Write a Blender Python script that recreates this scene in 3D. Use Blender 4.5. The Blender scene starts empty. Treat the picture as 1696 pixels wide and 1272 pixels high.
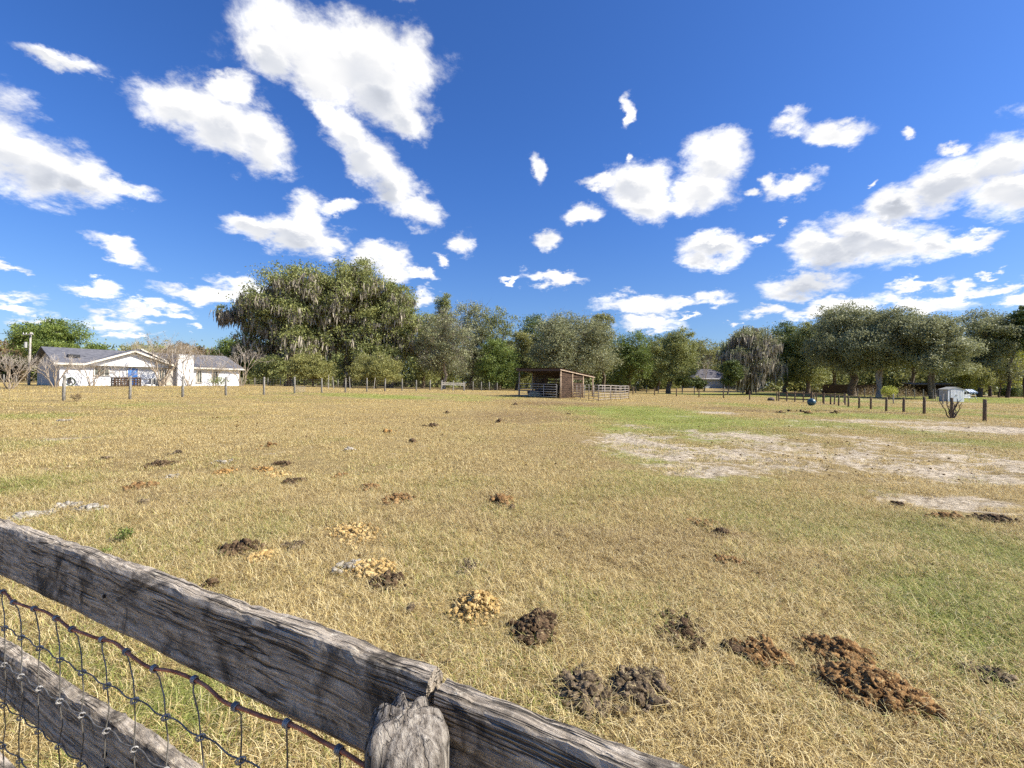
SUNP, EXPO, CLOUDL, SKYV = 4.6, 0.88, 5.9, 1.0
SKYT = (0.38, 0.60, 0.98)
SKYH = (0.47, 0.58, 0.80)
import bpy, math, random
import numpy as np
from mathutils import Vector, Matrix

SC = bpy.context.scene
COL = SC.collection
rng = np.random.default_rng(7)
R = math.radians

# ------------------------------------------------------------------ camera model
CAMZ = 1.5
FPX = 763.0
ROLL = R(0.85)
CR, SR = math.cos(ROLL), math.sin(ROLL)

def P(px, py, d):
    """world point seen at photo pixel px,py at forward depth d"""
    dx = (px - 848.0) / FPX; dy = (636.0 - py) / FPX
    return ((dx * CR - dy * SR) * d, d, CAMZ + (dx * SR + dy * CR) * d)

# ------------------------------------------------------------------ terrain
CTRL = []
def cp(px, py, d, w=1.0):
    x, y, z = P(px, py, d); CTRL.append((x, y, z, w))
for a in [(108,664,24.7),(373,655,33.2),(530,650,41.7),(635,648,50),(710,646.5,58.7),(847,647,78.6),
          (1632,698,21),(1530,685.5,26.7),(1465,681.5,32.3),(1402,673.8,40.8),
          (865,657,49.2),(927,660,47),(991,664,41),(1028,662.6,47.3),
          (1287,663.6,55),(1055,653.5,64),(1170,658,59.5),
          (99,639.5,50.8),(219,638.5,57),(395,639,66),(15,645,42),
          (500,640,85),(800,645,85),(1107,652,85),(1408,656,75),(1545,660,67),(1690,655,110),
          (1584,666.5,61),(1344,672,43),(1180,643,120),(1480,655,85),(300,636,95),(1300,650,90)]:
    cp(*a)
for x, y in [(0,0),(0,6),(-6,4),(6,5),(8,9),(-7,10),(0,12),(-3,18),(6,18),(-14,12),(14,12),(0,30),(8,30),(-12,30),(0,-20),(20,-10),(-20,-10)]:
    CTRL.append((x, y, 0.0 if y < 25 else 0.02, 1.0))
for x in (-200, -100, 0, 100, 200):
    CTRL.append((x, 190, 0.8, 1.0)); CTRL.append((x, 400, 1.0, 1.0))
CT = np.array(CTRL)

def hash2(ix, iy, s):
    n = (ix.astype(np.int64) * 374761393 + iy.astype(np.int64) * 668265263 + s * 1274126177) & 0xffffffff
    n = ((n ^ (n >> 13)) * 1274126177) & 0xffffffff
    return ((n ^ (n >> 16)) & 0xffff) / 65535.0
def vnoise(x, y, s=0):
    x = np.asarray(x, float); y = np.asarray(y, float)
    ix = np.floor(x).astype(np.int64); iy = np.floor(y).astype(np.int64)
    fx = x - ix; fy = y - iy
    fx = fx * fx * (3 - 2 * fx); fy = fy * fy * (3 - 2 * fy)
    a = hash2(ix, iy, s); b = hash2(ix + 1, iy, s); c = hash2(ix, iy + 1, s); d = hash2(ix + 1, iy + 1, s)
    return (a * (1 - fx) + b * fx) * (1 - fy) + (c * (1 - fx) + d * fx) * fy
def fbm(x, y, s=0, o=4):
    v = 0; a = 0.5; t = 0
    for k in range(o):
        v = v + a * vnoise(x * 2**k + 17.3 * k, y * 2**k - 9.1 * k, s + k); t += a; a *= 0.5
    return v / t

def hbase(x, y):
    x = np.asarray(x, float); y = np.asarray(y, float)
    num = 0; den = 0
    for cx, cy, cz, w in CT:
        d2 = (x - cx)**2 + (y - cy)**2
        sc = 6.0 + 0.0025 * (cx * cx + cy * cy)
        k = w / (d2 + sc)**1.6
        num = num + k * cz; den = den + k
    return num / den
def hmicro(x, y):
    near = np.exp(-((x**2 + y**2) / 60.0**2))
    return (fbm(x * 0.55, y * 0.55, 3, 4) - 0.5) * 0.11 * near + (fbm(x * 3.1, y * 3.1, 9, 3) - 0.5) * 0.035 * near
def H(x, y):
    return hbase(x, y) + hmicro(np.asarray(x, float), np.asarray(y, float))
def H1(x, y):
    return float(H(np.array([x]), np.array([y]))[0])
def G(px, py):
    """ground point seen at pixel"""
    lo = 0.4; prev = lo
    d = lo
    while d < 300:
        x, y, z = P(px, py, d)
        if z < H1(x, y):
            a, b = prev, d
            for _ in range(14):
                m = (a + b) / 2
                x, y, z = P(px, py, m)
                if z < H1(x, y): b = m
                else: a = m
            x, y, z = P(px, py, b)
            return x, y, H1(x, y)
        prev = d; d *= 1.06
    x, y, z = P(px, py, 120.0)
    return x, y, H1(x, y)

# ------------------------------------------------------------------ object helpers
def tag(o, label=None, cat=None, group=None, kind=None):
    if label: o['label'] = label
    if cat: o['category'] = cat
    if group: o['group'] = group
    if kind: o['kind'] = kind
    return o
def thing(name, label, cat, loc=(0, 0, 0), rz=0.0, group=None):
    o = bpy.data.objects.new(name, None); COL.objects.link(o)
    o.location = loc; o.rotation_euler = (0, 0, rz); o.empty_display_size = 0.2
    return tag(o, label, cat, group)
def link(name, me, mat, parent=None, loc=(0, 0, 0), smooth=False):
    if mat is not None and not me.materials: me.materials.append(mat)
    if smooth: me.polygons.foreach_set('use_smooth', [True] * len(me.polygons))
    o = bpy.data.objects.new(name, me); COL.objects.link(o)
    o.location = loc
    if parent is not None: o.parent = parent
    return o

class MB:
    def __init__(s): s.v = []; s.f = []; s.n = 0
    def add(s, v, f):
        v = [tuple(p) for p in v]
        s.f += [tuple(i + s.n for i in q) for q in f]; s.v += v; s.n += len(v)
    def box(s, lo, hi, M=None):
        x0, y0, z0 = lo; x1, y1, z1 = hi
        v = [(x0,y0,z0),(x1,y0,z0),(x1,y1,z0),(x0,y1,z0),(x0,y0,z1),(x1,y0,z1),(x1,y1,z1),(x0,y1,z1)]
        if M is not None: v = [tuple(M @ Vector(p)) for p in v]
        s.add(v, [(0,3,2,1),(4,5,6,7),(0,1,5,4),(1,2,6,5),(2,3,7,6),(3,0,4,7)])
    def beam(s, a, b, w, h, up=(0, 0, 1)):
        a = Vector(a); b = Vector(b); d = b - a; L = d.length; d.normalize()
        u = Vector(up); sd = d.cross(u)
        if sd.length < 1e-4: sd = d.cross(Vector((0, 1, 0)))
        sd.normalize(); u = sd.cross(d)
        v = []
        for p in (a, b):
            for i, j in ((-1,-1),(1,-1),(1,1),(-1,1)):
                v.append(p + sd * (i * w / 2) + u * (j * h / 2))
        s.add(v, [(0,1,2,3),(7,6,5,4),(0,4,5,1),(1,5,6,2),(2,6,7,3),(3,7,4,0)])
    def tube(s, pts, rad, n=6, cap=True):
        pts = [Vector(p) for p in pts]
        if not hasattr(rad, '__len__'): rad = [rad] * len(pts)
        v = []
        ref = None
        for i, p in enumerate(pts):
            d = (pts[min(i + 1, len(pts) - 1)] - pts[max(i - 1, 0)])
            if d.length < 1e-9: d = Vector((0, 0, 1))
            d.normalize()
            if ref is None:
                ref = d.cross(Vector((0.3, 0.9, 0.1)))
                if ref.length < 0.1: ref = d.cross(Vector((1, 0, 0)))
                ref.normalize()
            a = (ref - d * ref.dot(d))
            if a.length < 1e-6: a = d.orthogonal()
            a.normalize(); ref = a
            b = d.cross(a)
            for k in range(n):
                t = 2 * math.pi * k / n
                v.append(p + (a * math.cos(t) + b * math.sin(t)) * rad[i])
        f = []
        for i in range(len(pts) - 1):
            for k in range(n):
                k2 = (k + 1) % n
                f.append((i*n + k, i*n + k2, (i+1)*n + k2, (i+1)*n + k))
        if cap:
            f.append(tuple(range(n))[::-1]); f.append(tuple((len(pts)-1)*n + k for k in range(n)))
        s.add(v, f)
    def poly(s, v): s.add(v, [tuple(range(len(v)))])
    def slab(s, pts, t):
        """thick plate: polygon pts extruded by vector t"""
        t = Vector(t); n = len(pts)
        v = [Vector(p) for p in pts] + [Vector(p) + t for p in pts]
        f = [tuple(range(n))[::-1], tuple(range(n, 2*n))]
        for i in range(n):
            j = (i + 1) % n
            f.append((i, j, n + j, n + i))
        s.add(v, f)
    def mesh(s, name):
        me = bpy.data.meshes.new(name)
        me.from_pydata(s.v, [], s.f); me.update()
        return me
    def build(s, name, mat, parent=None, smooth=False, loc=(0, 0, 0)):
        return link(name, s.mesh(name), mat, parent, loc, smooth)

def npmesh(name, V, F, face_attr=None, tri=False):
    """fast mesh from arrays: V (n,3), F (m,k)"""
    me = bpy.data.meshes.new(name)
    V = np.ascontiguousarray(V, dtype=np.float32); F = np.ascontiguousarray(F, dtype=np.int32)
    m, k = F.shape
    me.vertices.add(len(V)); me.vertices.foreach_set('co', V.ravel())
    me.loops.add(m * k); me.loops.foreach_set('vertex_index', F.ravel())
    me.polygons.add(m)
    me.polygons.foreach_set('loop_start', np.arange(0, m * k, k, dtype=np.int32))
    me.polygons.foreach_set('loop_total', np.full(m, k, dtype=np.int32))
    if face_attr:
        for an, av in face_attr.items():
            at = me.attributes.new(an, 'FLOAT', 'FACE'); at.data.foreach_set('value', np.asarray(av, dtype=np.float32))
    me.update(calc_edges=True)
    return me

# ------------------------------------------------------------------ materials
class NT:
    def __init__(s, name, world=False):
        if world: s.m = bpy.data.worlds.new(name)
        else: s.m = bpy.data.materials.new(name)
        s.m.use_nodes = True; s.t = s.m.node_tree; s.t.nodes.clear()
    def n(s, typ, **k):
        nd = s.t.nodes.new(typ)
        for a, b in k.items():
            if a.startswith('i_'):
                key = a[2:]
                nd.inputs[int(key) if key.isdigit() else key].default_value = b
            else: setattr(nd, a, b)
        return nd
    def l(s, a, b): s.t.links.new(a, b)
    def set(s, sock, v):
        if hasattr(v, 'is_output') or isinstance(v, bpy.types.NodeSocket): s.l(v, sock)
        else: sock.default_value = v
    def math(s, op, a, b=None, c=None, clamp=False):
        nd = s.n('ShaderNodeMath', operation=op, use_clamp=clamp)
        s.set(nd.inputs[0], a)
        if b is not None: s.set(nd.inputs[1], b)
        if c is not None: s.set(nd.inputs[2], c)
        return nd.outputs[0]
    def vmath(s, op, a, b=None, scale=None):
        nd = s.n('ShaderNodeVectorMath', operation=op)
        s.set(nd.inputs[0], a)
        if b is not None: s.set(nd.inputs[1], b)
        if scale is not None: s.set(nd.inputs['Scale'], scale)
        return nd
    def noise(s, vec, scale, detail=4, rough=0.55, dist=0.0, lac=2.0):
        nd = s.n('ShaderNodeTexNoise'); nd.inputs['Scale'].default_value = scale
        nd.inputs['Detail'].default_value = detail; nd.inputs['Roughness'].default_value = rough
        nd.inputs['Distortion'].default_value = dist; nd.inputs['Lacunarity'].default_value = lac
        if vec is not None: s.l(vec, nd.inputs['Vector'])
        return nd
    def mapping(s, vec, loc=(0,0,0), rot=(0,0,0), scale=(1,1,1), typ='POINT'):
        nd = s.n('ShaderNodeMapping', vector_type=typ)
        nd.inputs['Location'].default_value = loc; nd.inputs['Rotation'].default_value = rot; nd.inputs['Scale'].default_value = scale
        s.l(vec, nd.inputs['Vector']); return nd.outputs[0]
    def mix(s, f, a, b, blend='MIX'):
        nd = s.n('ShaderNodeMix', data_type='RGBA', blend_type=blend)
        s.set(nd.inputs['Factor'], f)
        for sock, v in ((nd.inputs['A'], a), (nd.inputs['B'], b)): pass
        ca = [i for i in nd.inputs if i.name == 'A' and i.type == 'RGBA'][0]
        cb = [i for i in nd.inputs if i.name == 'B' and i.type == 'RGBA'][0]
        s.set(nd.inputs[0], f)
        s.set(ca, (tuple(a) + (1,)) if isinstance(a, tuple) and len(a) == 3 else a)
        s.set(cb, (tuple(b) + (1,)) if isinstance(b, tuple) and len(b) == 3 else b)
        return [o for o in nd.outputs if o.type == 'RGBA'][0]
    def ramp(s, fac, stops, interp='LINEAR'):
        nd = s.n('ShaderNodeValToRGB'); cr = nd.color_ramp; cr.interpolation = interp
        while len(cr.elements) < len(stops): cr.elements.new(0.5)
        for e, (p, c) in zip(cr.elements, stops):
            e.position = p; e.color = (tuple(c) + (1,)) if len(c) == 3 else c
        s.set(nd.inputs[0], fac); return nd.outputs[0]
    def smooth(s, v, a, b, lo=0.0, hi=1.0):
        nd = s.n('ShaderNodeMapRange', interpolation_type='SMOOTHSTEP')
        s.set(nd.inputs[0], v)
        nd.inputs[1].default_value = a; nd.inputs[2].default_value = b
        nd.inputs[3].default_value = lo; nd.inputs[4].default_value = hi
        return nd.outputs[0]
    def out(s, sh): 
        o = s.n('ShaderNodeOutputMaterial'); s.l(sh, o.inputs['Surface']); return s.m
    def pbsdf(s, col, rough=0.8, metal=0.0, normal=None, spec=0.3):
        b = s.n('ShaderNodeBsdfPrincipled')
        s.set(b.inputs['Base Color'], (tuple(col) + (1,)) if isinstance(col, tuple) and len(col) == 3 else col)
        s.set(b.inputs['Roughness'], rough); b.inputs['Metallic'].default_value = metal
        b.inputs['Specular IOR Level'].default_value = spec
        if normal is not None: s.l(normal, b.inputs['Normal'])
        return b.outputs[0]
    def bump(s, h, strength=0.5, dist=0.02):
        nd = s.n('ShaderNodeBump'); nd.inputs['Strength'].default_value = strength; nd.inputs['Distance'].default_value = dist
        s.l(h, nd.inputs['Height']); return nd.outputs[0]
    def coord(s, which='Object'): return s.n('ShaderNodeTexCoord').outputs[which]
    def attr(s, name, typ='GEOMETRY'):
        nd = s.n('ShaderNodeAttribute', attribute_type=typ, attribute_name=name); return nd.outputs['Fac']

def m_noise(name, c1, c2, scale=8, rough=0.8, bump=0.3, stretch=(1,1,1), spec=0.3, metal=0.0, dist=0.01, lo=0.35, hi=0.65, detail=5):
    t = NT(name); v = t.mapping(t.coord(), scale=stretch)
    nz = t.noise(v, scale, detail, 0.6).outputs[0]
    col = t.ramp(nz, [(lo, c1), (hi, c2)])
    nb = t.noise(v, scale * 3, 4, 0.6).outputs[0]
    return t.out(t.pbsdf(col, rough, metal, t.bump(nb, bump, dist), spec))

def m_leaf(name, dark, mid, light, trans=0.25, rough=0.55):
    t = NT(name)
    ti = t.attr('tint')
    col = t.ramp(ti, [(0.0, dark), (0.5, mid), (1.0, light)])
    p = t.pbsdf(col, rough, spec=0.35)
    tr = t.n('ShaderNodeBsdfTranslucent'); c2 = t.mix(0.5, col, light); t.l(c2, tr.inputs[0])
    mx = t.n('ShaderNodeMixShader'); mx.inputs[0].default_value = trans
    t.l(p, mx.inputs[1]); t.l(tr.outputs[0], mx.inputs[2])
    return t.out(mx.outputs[0])

def m_wood(name, pale, mid, dark, axis=0, grain=1.0, lichen=False, bump=0.6):
    """weathered timber, grain along the given local axis"""
    t = NT(name); c = t.coord()
    st = [26.0 * grain, 26.0 * grain, 26.0 * grain]; st[axis] = 1.5 * math.sqrt(grain)
    v = t.mapping(c, scale=tuple(st))
    wob = t.noise(c, 3.0, 3, 0.5)
    v2 = t.vmath('ADD', v, t.vmath('SCALE', wob.outputs['Color'], scale=1.5 * grain).outputs[0]).outputs[0]
    g = t.noise(v2, 2.2, 6, 0.62).outputs[0]
    fine = t.noise(v2, 9.0, 4, 0.7).outputs[0]
    blot = t.noise(c, 7.0, 6, 0.65, 0.6).outputs[0]
    sp = t.noise(c, 70.0, 3, 0.6).outputs[0]
    col = t.ramp(g, [(0.30, dark), (0.47, mid), (0.66, pale)])
    col = t.mix(t.smooth(blot, 0.50, 0.68, 0, 0.85), col, tuple(a * 0.32 for a in dark))
    col = t.mix(t.smooth(fine, 0.5, 0.8, 0, 0.35), col, pale)
    col = t.mix(t.smooth(sp, 0.60, 0.72, 0, 0.45), col, tuple(min(1, a * 1.5) for a in pale))
    if lichen:
        l1 = t.noise(c, 16.0, 5, 0.7, 1.0).outputs[0]
        col = t.mix(t.smooth(l1, 0.64, 0.74, 0, 0.55), col, (0.16, 0.12, 0.03))
        l2 = t.noise(t.mapping(c, loc=(3, 1, 2)), 34.0, 2, 0.4).outputs[0]
        col = t.mix(t.smooth(l2, 0.75, 0.80, 0, 0.8), col, (0.45, 0.47, 0.30))
        big = t.noise(t.mapping(c, loc=(9, 4, 7)), 2.6, 6, 0.75, 1.2).outputs[0]
        col = t.mix(t.smooth(big, 0.50, 0.62, 0, 0.75), col, tuple(a * 0.25 for a in dark))
    cst = [3.2, 3.2, 3.2]; 
    for q in range(3):
        if q != axis: cst[q] = 62.0 * grain / 2.6
    cst[axis] = 1.1
    cv = t.vmath('ADD', t.mapping(c, scale=tuple(cst)), t.vmath('SCALE', wob.outputs['Color'], scale=1.2).outputs[0]).outputs[0]
    ck = t.noise(cv, 1.0, 3, 0.5).outputs[0]
    crack = t.smooth(t.math('ABSOLUTE', t.math('SUBTRACT', ck, 0.5)), 0.0, 0.035, 1.0, 0.0)
    crack = t.math('MULTIPLY', crack, t.smooth(t.noise(c, 5.0, 3, 0.5).outputs[0], 0.42, 0.6))
    col = t.mix(t.math('MULTIPLY', crack, 0.85), col, tuple(a * 0.18 for a in dark))
    hh = t.math('SUBTRACT', t.math('ADD', t.math('MULTIPLY', g, 1.0), t.math('MULTIPLY', fine, 0.6)), t.math('MULTIPLY', crack, 1.2))
    return t.out(t.pbsdf(col, 0.88, 0, t.bump(hh, bump, 0.006), 0.2))
# ------------------------------------------------------------------ camera, sun, sky
cam = bpy.data.cameras.new('camera'); co = bpy.data.objects.new('camera', cam); COL.objects.link(co)
cam.sensor_width = 36; cam.lens = FPX / 1696 * 36; cam.clip_start = 0.03; cam.clip_end = 6000
co.matrix_world = Matrix.Translation((0, 0, CAMZ)) @ Matrix.Rotation(R(90), 4, 'X') @ Matrix.Rotation(ROLL, 4, 'Z')
SC.camera = co

SUN_AZ, SUN_EL = R(100), R(41)          # azimuth measured from +Y towards +X
sd = Vector((math.sin(SUN_AZ) * math.cos(SUN_EL), math.cos(SUN_AZ) * math.cos(SUN_EL), math.sin(SUN_EL)))
sl = bpy.data.lights.new('sun', 'SUN'); sl.energy = SUNP; sl.angle = R(0.53); sl.color = (1.0, 0.945, 0.86)
so = bpy.data.objects.new('sun', sl); COL.objects.link(so)
so.rotation_euler = (-sd).to_track_quat('-Z', 'Y').to_euler(); so.location = (40, -10, 40)

SC.view_settings.view_transform = 'Standard'; SC.view_settings.look = 'None'
SC.view_settings.gamma = 1.0; SC.view_settings.exposure = EXPO
SC.view_settings.use_curve_mapping = False
SC.cycles.max_bounces = 5; SC.cycles.diffuse_bounces = 3; SC.cycles.glossy_bounces = 2
SC.cycles.transmission_bounces = 3; SC.cycles.transparent_max_bounces = 6
SC.cycles.use_adaptive_sampling = True; SC.cycles.adaptive_threshold = 0.02
SC.cycles.use_denoising = False
SC.cycles.sample_clamp_indirect = 6

CLOUDS = [ # px, py, rx, ry, tilt deg, softness
 (85,90,78,20,8,.8),(125,98,35,13,0,.7),
 (5,240,75,75,0,0),(80,280,95,60,25,0),(145,305,70,38,20,0),(205,314,48,18,10,.3),
 (295,178,76,44,10,0),(352,200,95,54,20,0),(422,228,64,38,25,0),(252,165,34,20,15,.2),(370,150,38,24,0,0),
 (560,85,150,62,5,0),(640,150,78,55,30,0),(672,195,45,30,25,0),(682,100,38,50,0,.2),(450,105,46,36,0,.2),(530,135,60,34,20,.1),
 (545,203,40,18,35,.3),(590,235,52,32,30,.1),(620,265,52,36,35,.1),(650,312,44,34,50,.1),(688,348,38,24,35,.1),
 (430,383,48,20,8,.1),(490,388,68,34,12,0),(500,345,28,32,0,.1),(545,402,40,22,12,0),(555,340,30,13,-5,.5),
 (612,425,26,22,20,.2),(650,442,32,26,20,.1),(692,457,24,11,0,.5),(705,495,18,14,0,.2),
 (192,411,48,17,10,.1),(335,479,62,14,5,.1),(390,478,46,17,10,.1),(418,492,22,11,0,.2),(155,484,36,10,0,.5),
 (18,505,46,12,0,.3),(8,450,28,9,0,.4),(60,525,40,9,-5,.5),(196,526,44,13,5,.1),(245,512,42,10,5,.3),(300,515,22,11,0,.3),(328,546,18,5,0,.6),(228,549,46,7,0,.6),
 (768,406,24,20,-40,.5),(733,430,14,8,30,.6),(709,452,8,8,0,.6),(888,277,12,26,-30,.4),(902,397,22,17,0,.4),(967,357,32,18,-5,.3),(912,464,52,10,-5,.25),(835,470,11,5,0,.5),
 (1036,185,8,24,10,.7),(1037,242,9,8,0,.7),
 (1050,290,52,38,0,0),(1068,332,55,34,10,0),(992,297,36,13,-5,.2),(1125,335,30,20,0,.3),(1185,258,54,44,0,0),(1160,312,52,48,0,0),(1205,235,32,26,0,.2),
 (1320,207,38,18,-10,.6),(1385,217,44,19,5,.2),(1488,218,16,9,-15,.6),(1312,313,52,17,-12,.3),(1273,300,18,14,0,.5),(1240,312,12,11,0,.6),(1439,304,9,8,0,.4),(1296,370,12,8,0,.7),
 (1178,412,52,20,5,.1),(1245,397,24,9,-5,.3),
 (1668,258,80,50,-18,0),(1590,300,90,46,-18,0),(1500,335,54,28,-10,.1),(1700,318,80,44,0,0),(1570,242,32,11,-20,.5),
 (1425,388,70,38,-8,0),(1370,412,74,32,-5,0),(1482,395,80,40,-5,0),(1545,408,50,22,-10,.2),(1622,400,44,13,-15,.35),
 (1332,470,68,25,-5,0),
 (1060,503,72,15,0,.2),(1175,497,38,14,-5,.2),(1128,502,30,11,0,.5),(1078,535,54,13,-3,.15),(1152,528,14,5,0,.6),(1265,522,30,13,0,.2),(1385,510,82,16,-10,.2),(1335,526,42,12,0,.3),
 (1520,500,70,13,3,.4),(1585,488,62,12,-10,.4),(1642,480,60,10,-15,.5),(1512,475,46,9,-8,.5),(1632,455,28,5,-20,.6),(1690,500,34,15,0,.4),(1210,535,12,5,0,.5),
 (600,-60,200,50,0,.3),(1900,420,120,40,0,.2),(-200,330,120,60,0,.2),(-240,180,130,50,10,.2),
]
w = NT('World', world=True); SC.world = w.m
dirv = w.coord('Generated')
dn = w.vmath('NORMALIZE', dirv).outputs[0]
sx = w.n('ShaderNodeSeparateXYZ'); w.l(dn, sx.inputs[0])
sky = w.n('ShaderNodeTexSky', sky_type='NISHITA', sun_disc=False)
sky.sun_elevation = SUN_EL; sky.sun_rotation = SUN_AZ; sky.altitude = 30
sky.air_density = 1.0; sky.dust_density = 0.8; sky.ozone_density = 2.2
w.l(dirv, sky.inputs[0])
az = w.math('ARCTAN2', sx.outputs[0], sx.outputs[1])
el = w.math('ARCSINE', sx.outputs[2])
cmb = w.n('ShaderNodeCombineXYZ'); w.l(az, cmb.inputs[0]); w.l(el, cmb.inputs[1])
# cloud-layer coordinates: the same puff looks smaller and flatter towards the horizon
inv = w.math('DIVIDE', 1.0, w.math('ADD', w.math('MAXIMUM', sx.outputs[2], 0.0), 0.36))
lay = w.vmath('SCALE', dn, scale=inv).outputs[0]
n1 = w.noise(lay, 3.3, 2, 0.5)
wv = w.vmath('SUBTRACT', n1.outputs['Color'], (0.5, 0.5, 0.5)).outputs[0]
n2 = w.noise(lay, 11.0, 7, 0.62)
wv2 = w.vmath('SUBTRACT', n2.outputs['Color'], (0.5, 0.5, 0.5)).outputs[0]
p = w.vmath('ADD', cmb.outputs[0], w.vmath('SCALE', wv, scale=0.07).outputs[0]).outputs[0]
p = w.vmath('ADD', p, w.vmath('SCALE', wv2, scale=0.075).outputs[0]).outputs[0]
dmin = None; low = None; shd = None
for ci, (px, py, rx, ry, tl, soft) in enumerate(CLOUDS):
    if ci % 8 == 0 and dmin is not None:      # keeps the shader evaluating the puffs in small batches
        p = w.vmath('ADD', p, w.vmath('SCALE', (1, 1, 1), scale=w.math('MULTIPLY', dmin, 1e-7)).outputs[0]).outputs[0]
    def ae(x, y):
        v = Vector(P(x, y, 1.0)) - Vector((0, 0, CAMZ)); v.normalize()
        return Vector((math.atan2(v.x, v.y), math.asin(v.z)))
    c = ae(px, py); t = R(tl)
    a = ae(px + rx * math.cos(t), py + rx * math.sin(t)) - c
    b = ae(px - ry * math.sin(t), py + ry * math.cos(t)) - c
    ang = math.atan2(a.y, a.x)
    q = w.mapping(p, loc=(c.x, c.y, 0), rot=(0, 0, ang), scale=(a.length * 1.03, b.length * 1.03, 1), typ='TEXTURE')
    ln = w.vmath('LENGTH', q).outputs['Value']
    if rx >= 44 and ry >= 20:      # underside of the bigger clouds, away from the sun
        bq = w.math('MULTIPLY', w.math('SUBTRACT', 0.42, w.vmath('DOT_PRODUCT', q, (0.25, 1.0, 0)).outputs['Value']), w.math('SUBTRACT', 1.1, ln, clamp=True))
        shd = bq if shd is None else w.math('MAXIMUM', shd, bq)
    if soft > 0: ln = w.math('MULTIPLY_ADD', ln, 0.85, soft * 0.33)
    dmin = ln if dmin is None else w.math('SMOOTH_MIN', dmin, ln, 0.12)
fb = w.noise(lay, 9.0, 9, 0.66, 0.2)
fl = w.noise(lay, 4.5, 3, 0.5)
fb2 = w.noise(w.vmath('ADD', lay, (0.06, 0.0, 0.05)).outputs[0], 4.5, 3, 0.5)
big = w.noise(lay, 2.6, 3, 0.5).outputs[0]
dens = w.math('SUBTRACT', w.math('MULTIPLY_ADD', w.math('SUBTRACT', fb.outputs[0], 0.5), 1.75, 1.0), dmin)
alpha = w.smooth(dens, -0.22, 0.52)
thick = w.smooth(dens, 0.30, 0.95)
lit = w.math('MULTIPLY_ADD', w.math('SUBTRACT', fl.outputs[0], fb2.outputs[0]), 1.6, 0.66, clamp=True)
shade = w.math('MULTIPLY', thick, w.smooth(big, 0.38, 0.62, 0.0, 1.0))
lum = w.math('SUBTRACT', w.math('MULTIPLY_ADD', lit, 0.55, 0.70), w.math('ADD', w.math('MULTIPLY', shade, 0.12), w.math('MULTIPLY', w.smooth(w.math('ADD', shd, w.math('MULTIPLY', w.math('SUBTRACT', fl.outputs[0], 0.5), 0.9)), 0.12, 0.60), 0.30)))
ccol = w.mix(w.smooth(lum, 0.6, 1.0), (0.88, 0.93, 1.04), (1.0, 0.995, 0.99))
cc = w.vmath('SCALE', ccol, scale=w.math('MULTIPLY', lum, CLOUDL)).outputs[0]
# photographic sky blue
skc = w.n('ShaderNodeHueSaturation'); skc.inputs['Saturation'].default_value = 1.12; skc.inputs['Value'].default_value = SKYV
w.l(sky.outputs[0], skc.inputs['Color'])
tint = w.mix(1.0, skc.outputs[0], w.mix(w.smooth(sx.outputs[2], 0.0, 0.45), SKYH, SKYT), 'MULTIPLY')
fin = w.mix(w.math('MULTIPLY', alpha, w.smooth(sx.outputs[2], -0.02, 0.03)), tint, cc)
bg = w.n('ShaderNodeBackground'); bg.inputs['Strength'].default_value = 0.1
w.l(fin, bg.inputs['Color'])
wo = w.n('ShaderNodeOutputWorld'); w.l(bg.outputs[0], wo.inputs['Surface'])
SC.world.cycles.sampling_method = 'MANUAL'; SC.world.cycles.sample_map_resolution = 512

# ------------------------------------------------------------------ ground colour fields (world space)
def blob(px, py, rx, ry, wgt=1.0, rot=0.0):
    x, y, z = G(px, py)
    a = G(px, max(py - ry, 645 + (px - 848) * 0.0148)); b = G(px, py + ry)
    sxx = rx * y / FPX; syy = max(0.15, (a[1] - b[1]) / 2); yc = (a[1] + b[1]) / 2
    return (x * yc / y, yc, sxx, syy, wgt, rot)
SAND = [blob(*a) for a in [
 (1070,742,80,24,1.1),(1180,722,90,12,.9),(1200,755,110,18,.9),(1150,778,80,10,1),(1330,745,120,20,.8),(1290,772,110,14,.7),
 (1450,765,120,20,.85),(1600,790,140,28,1),(1680,770,120,24,1),(1400,725,110,8,.6),(1500,740,120,12,.6),
 (1480,700,170,5,.75),(1640,712,120,9,1.2),(1560,712,90,6,1.0),(1350,708,80,4,.5),(1185,684,30,3,1),(1050,706,35,4,.7),(1125,690,40,3,.3),
 (1580,830,110,12,.9),(1650,845,90,10,.8),(1500,820,60,8,.7),(1640,938,34,7,.5),
 (94,726,60,7,.6),(1260,720,60,5,.6),(1040,735,40,6,.6),(1590,677,50,1.5,.4),(1420,661,80,2,.5),(1560,668,90,2.0,.5)]]
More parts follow.
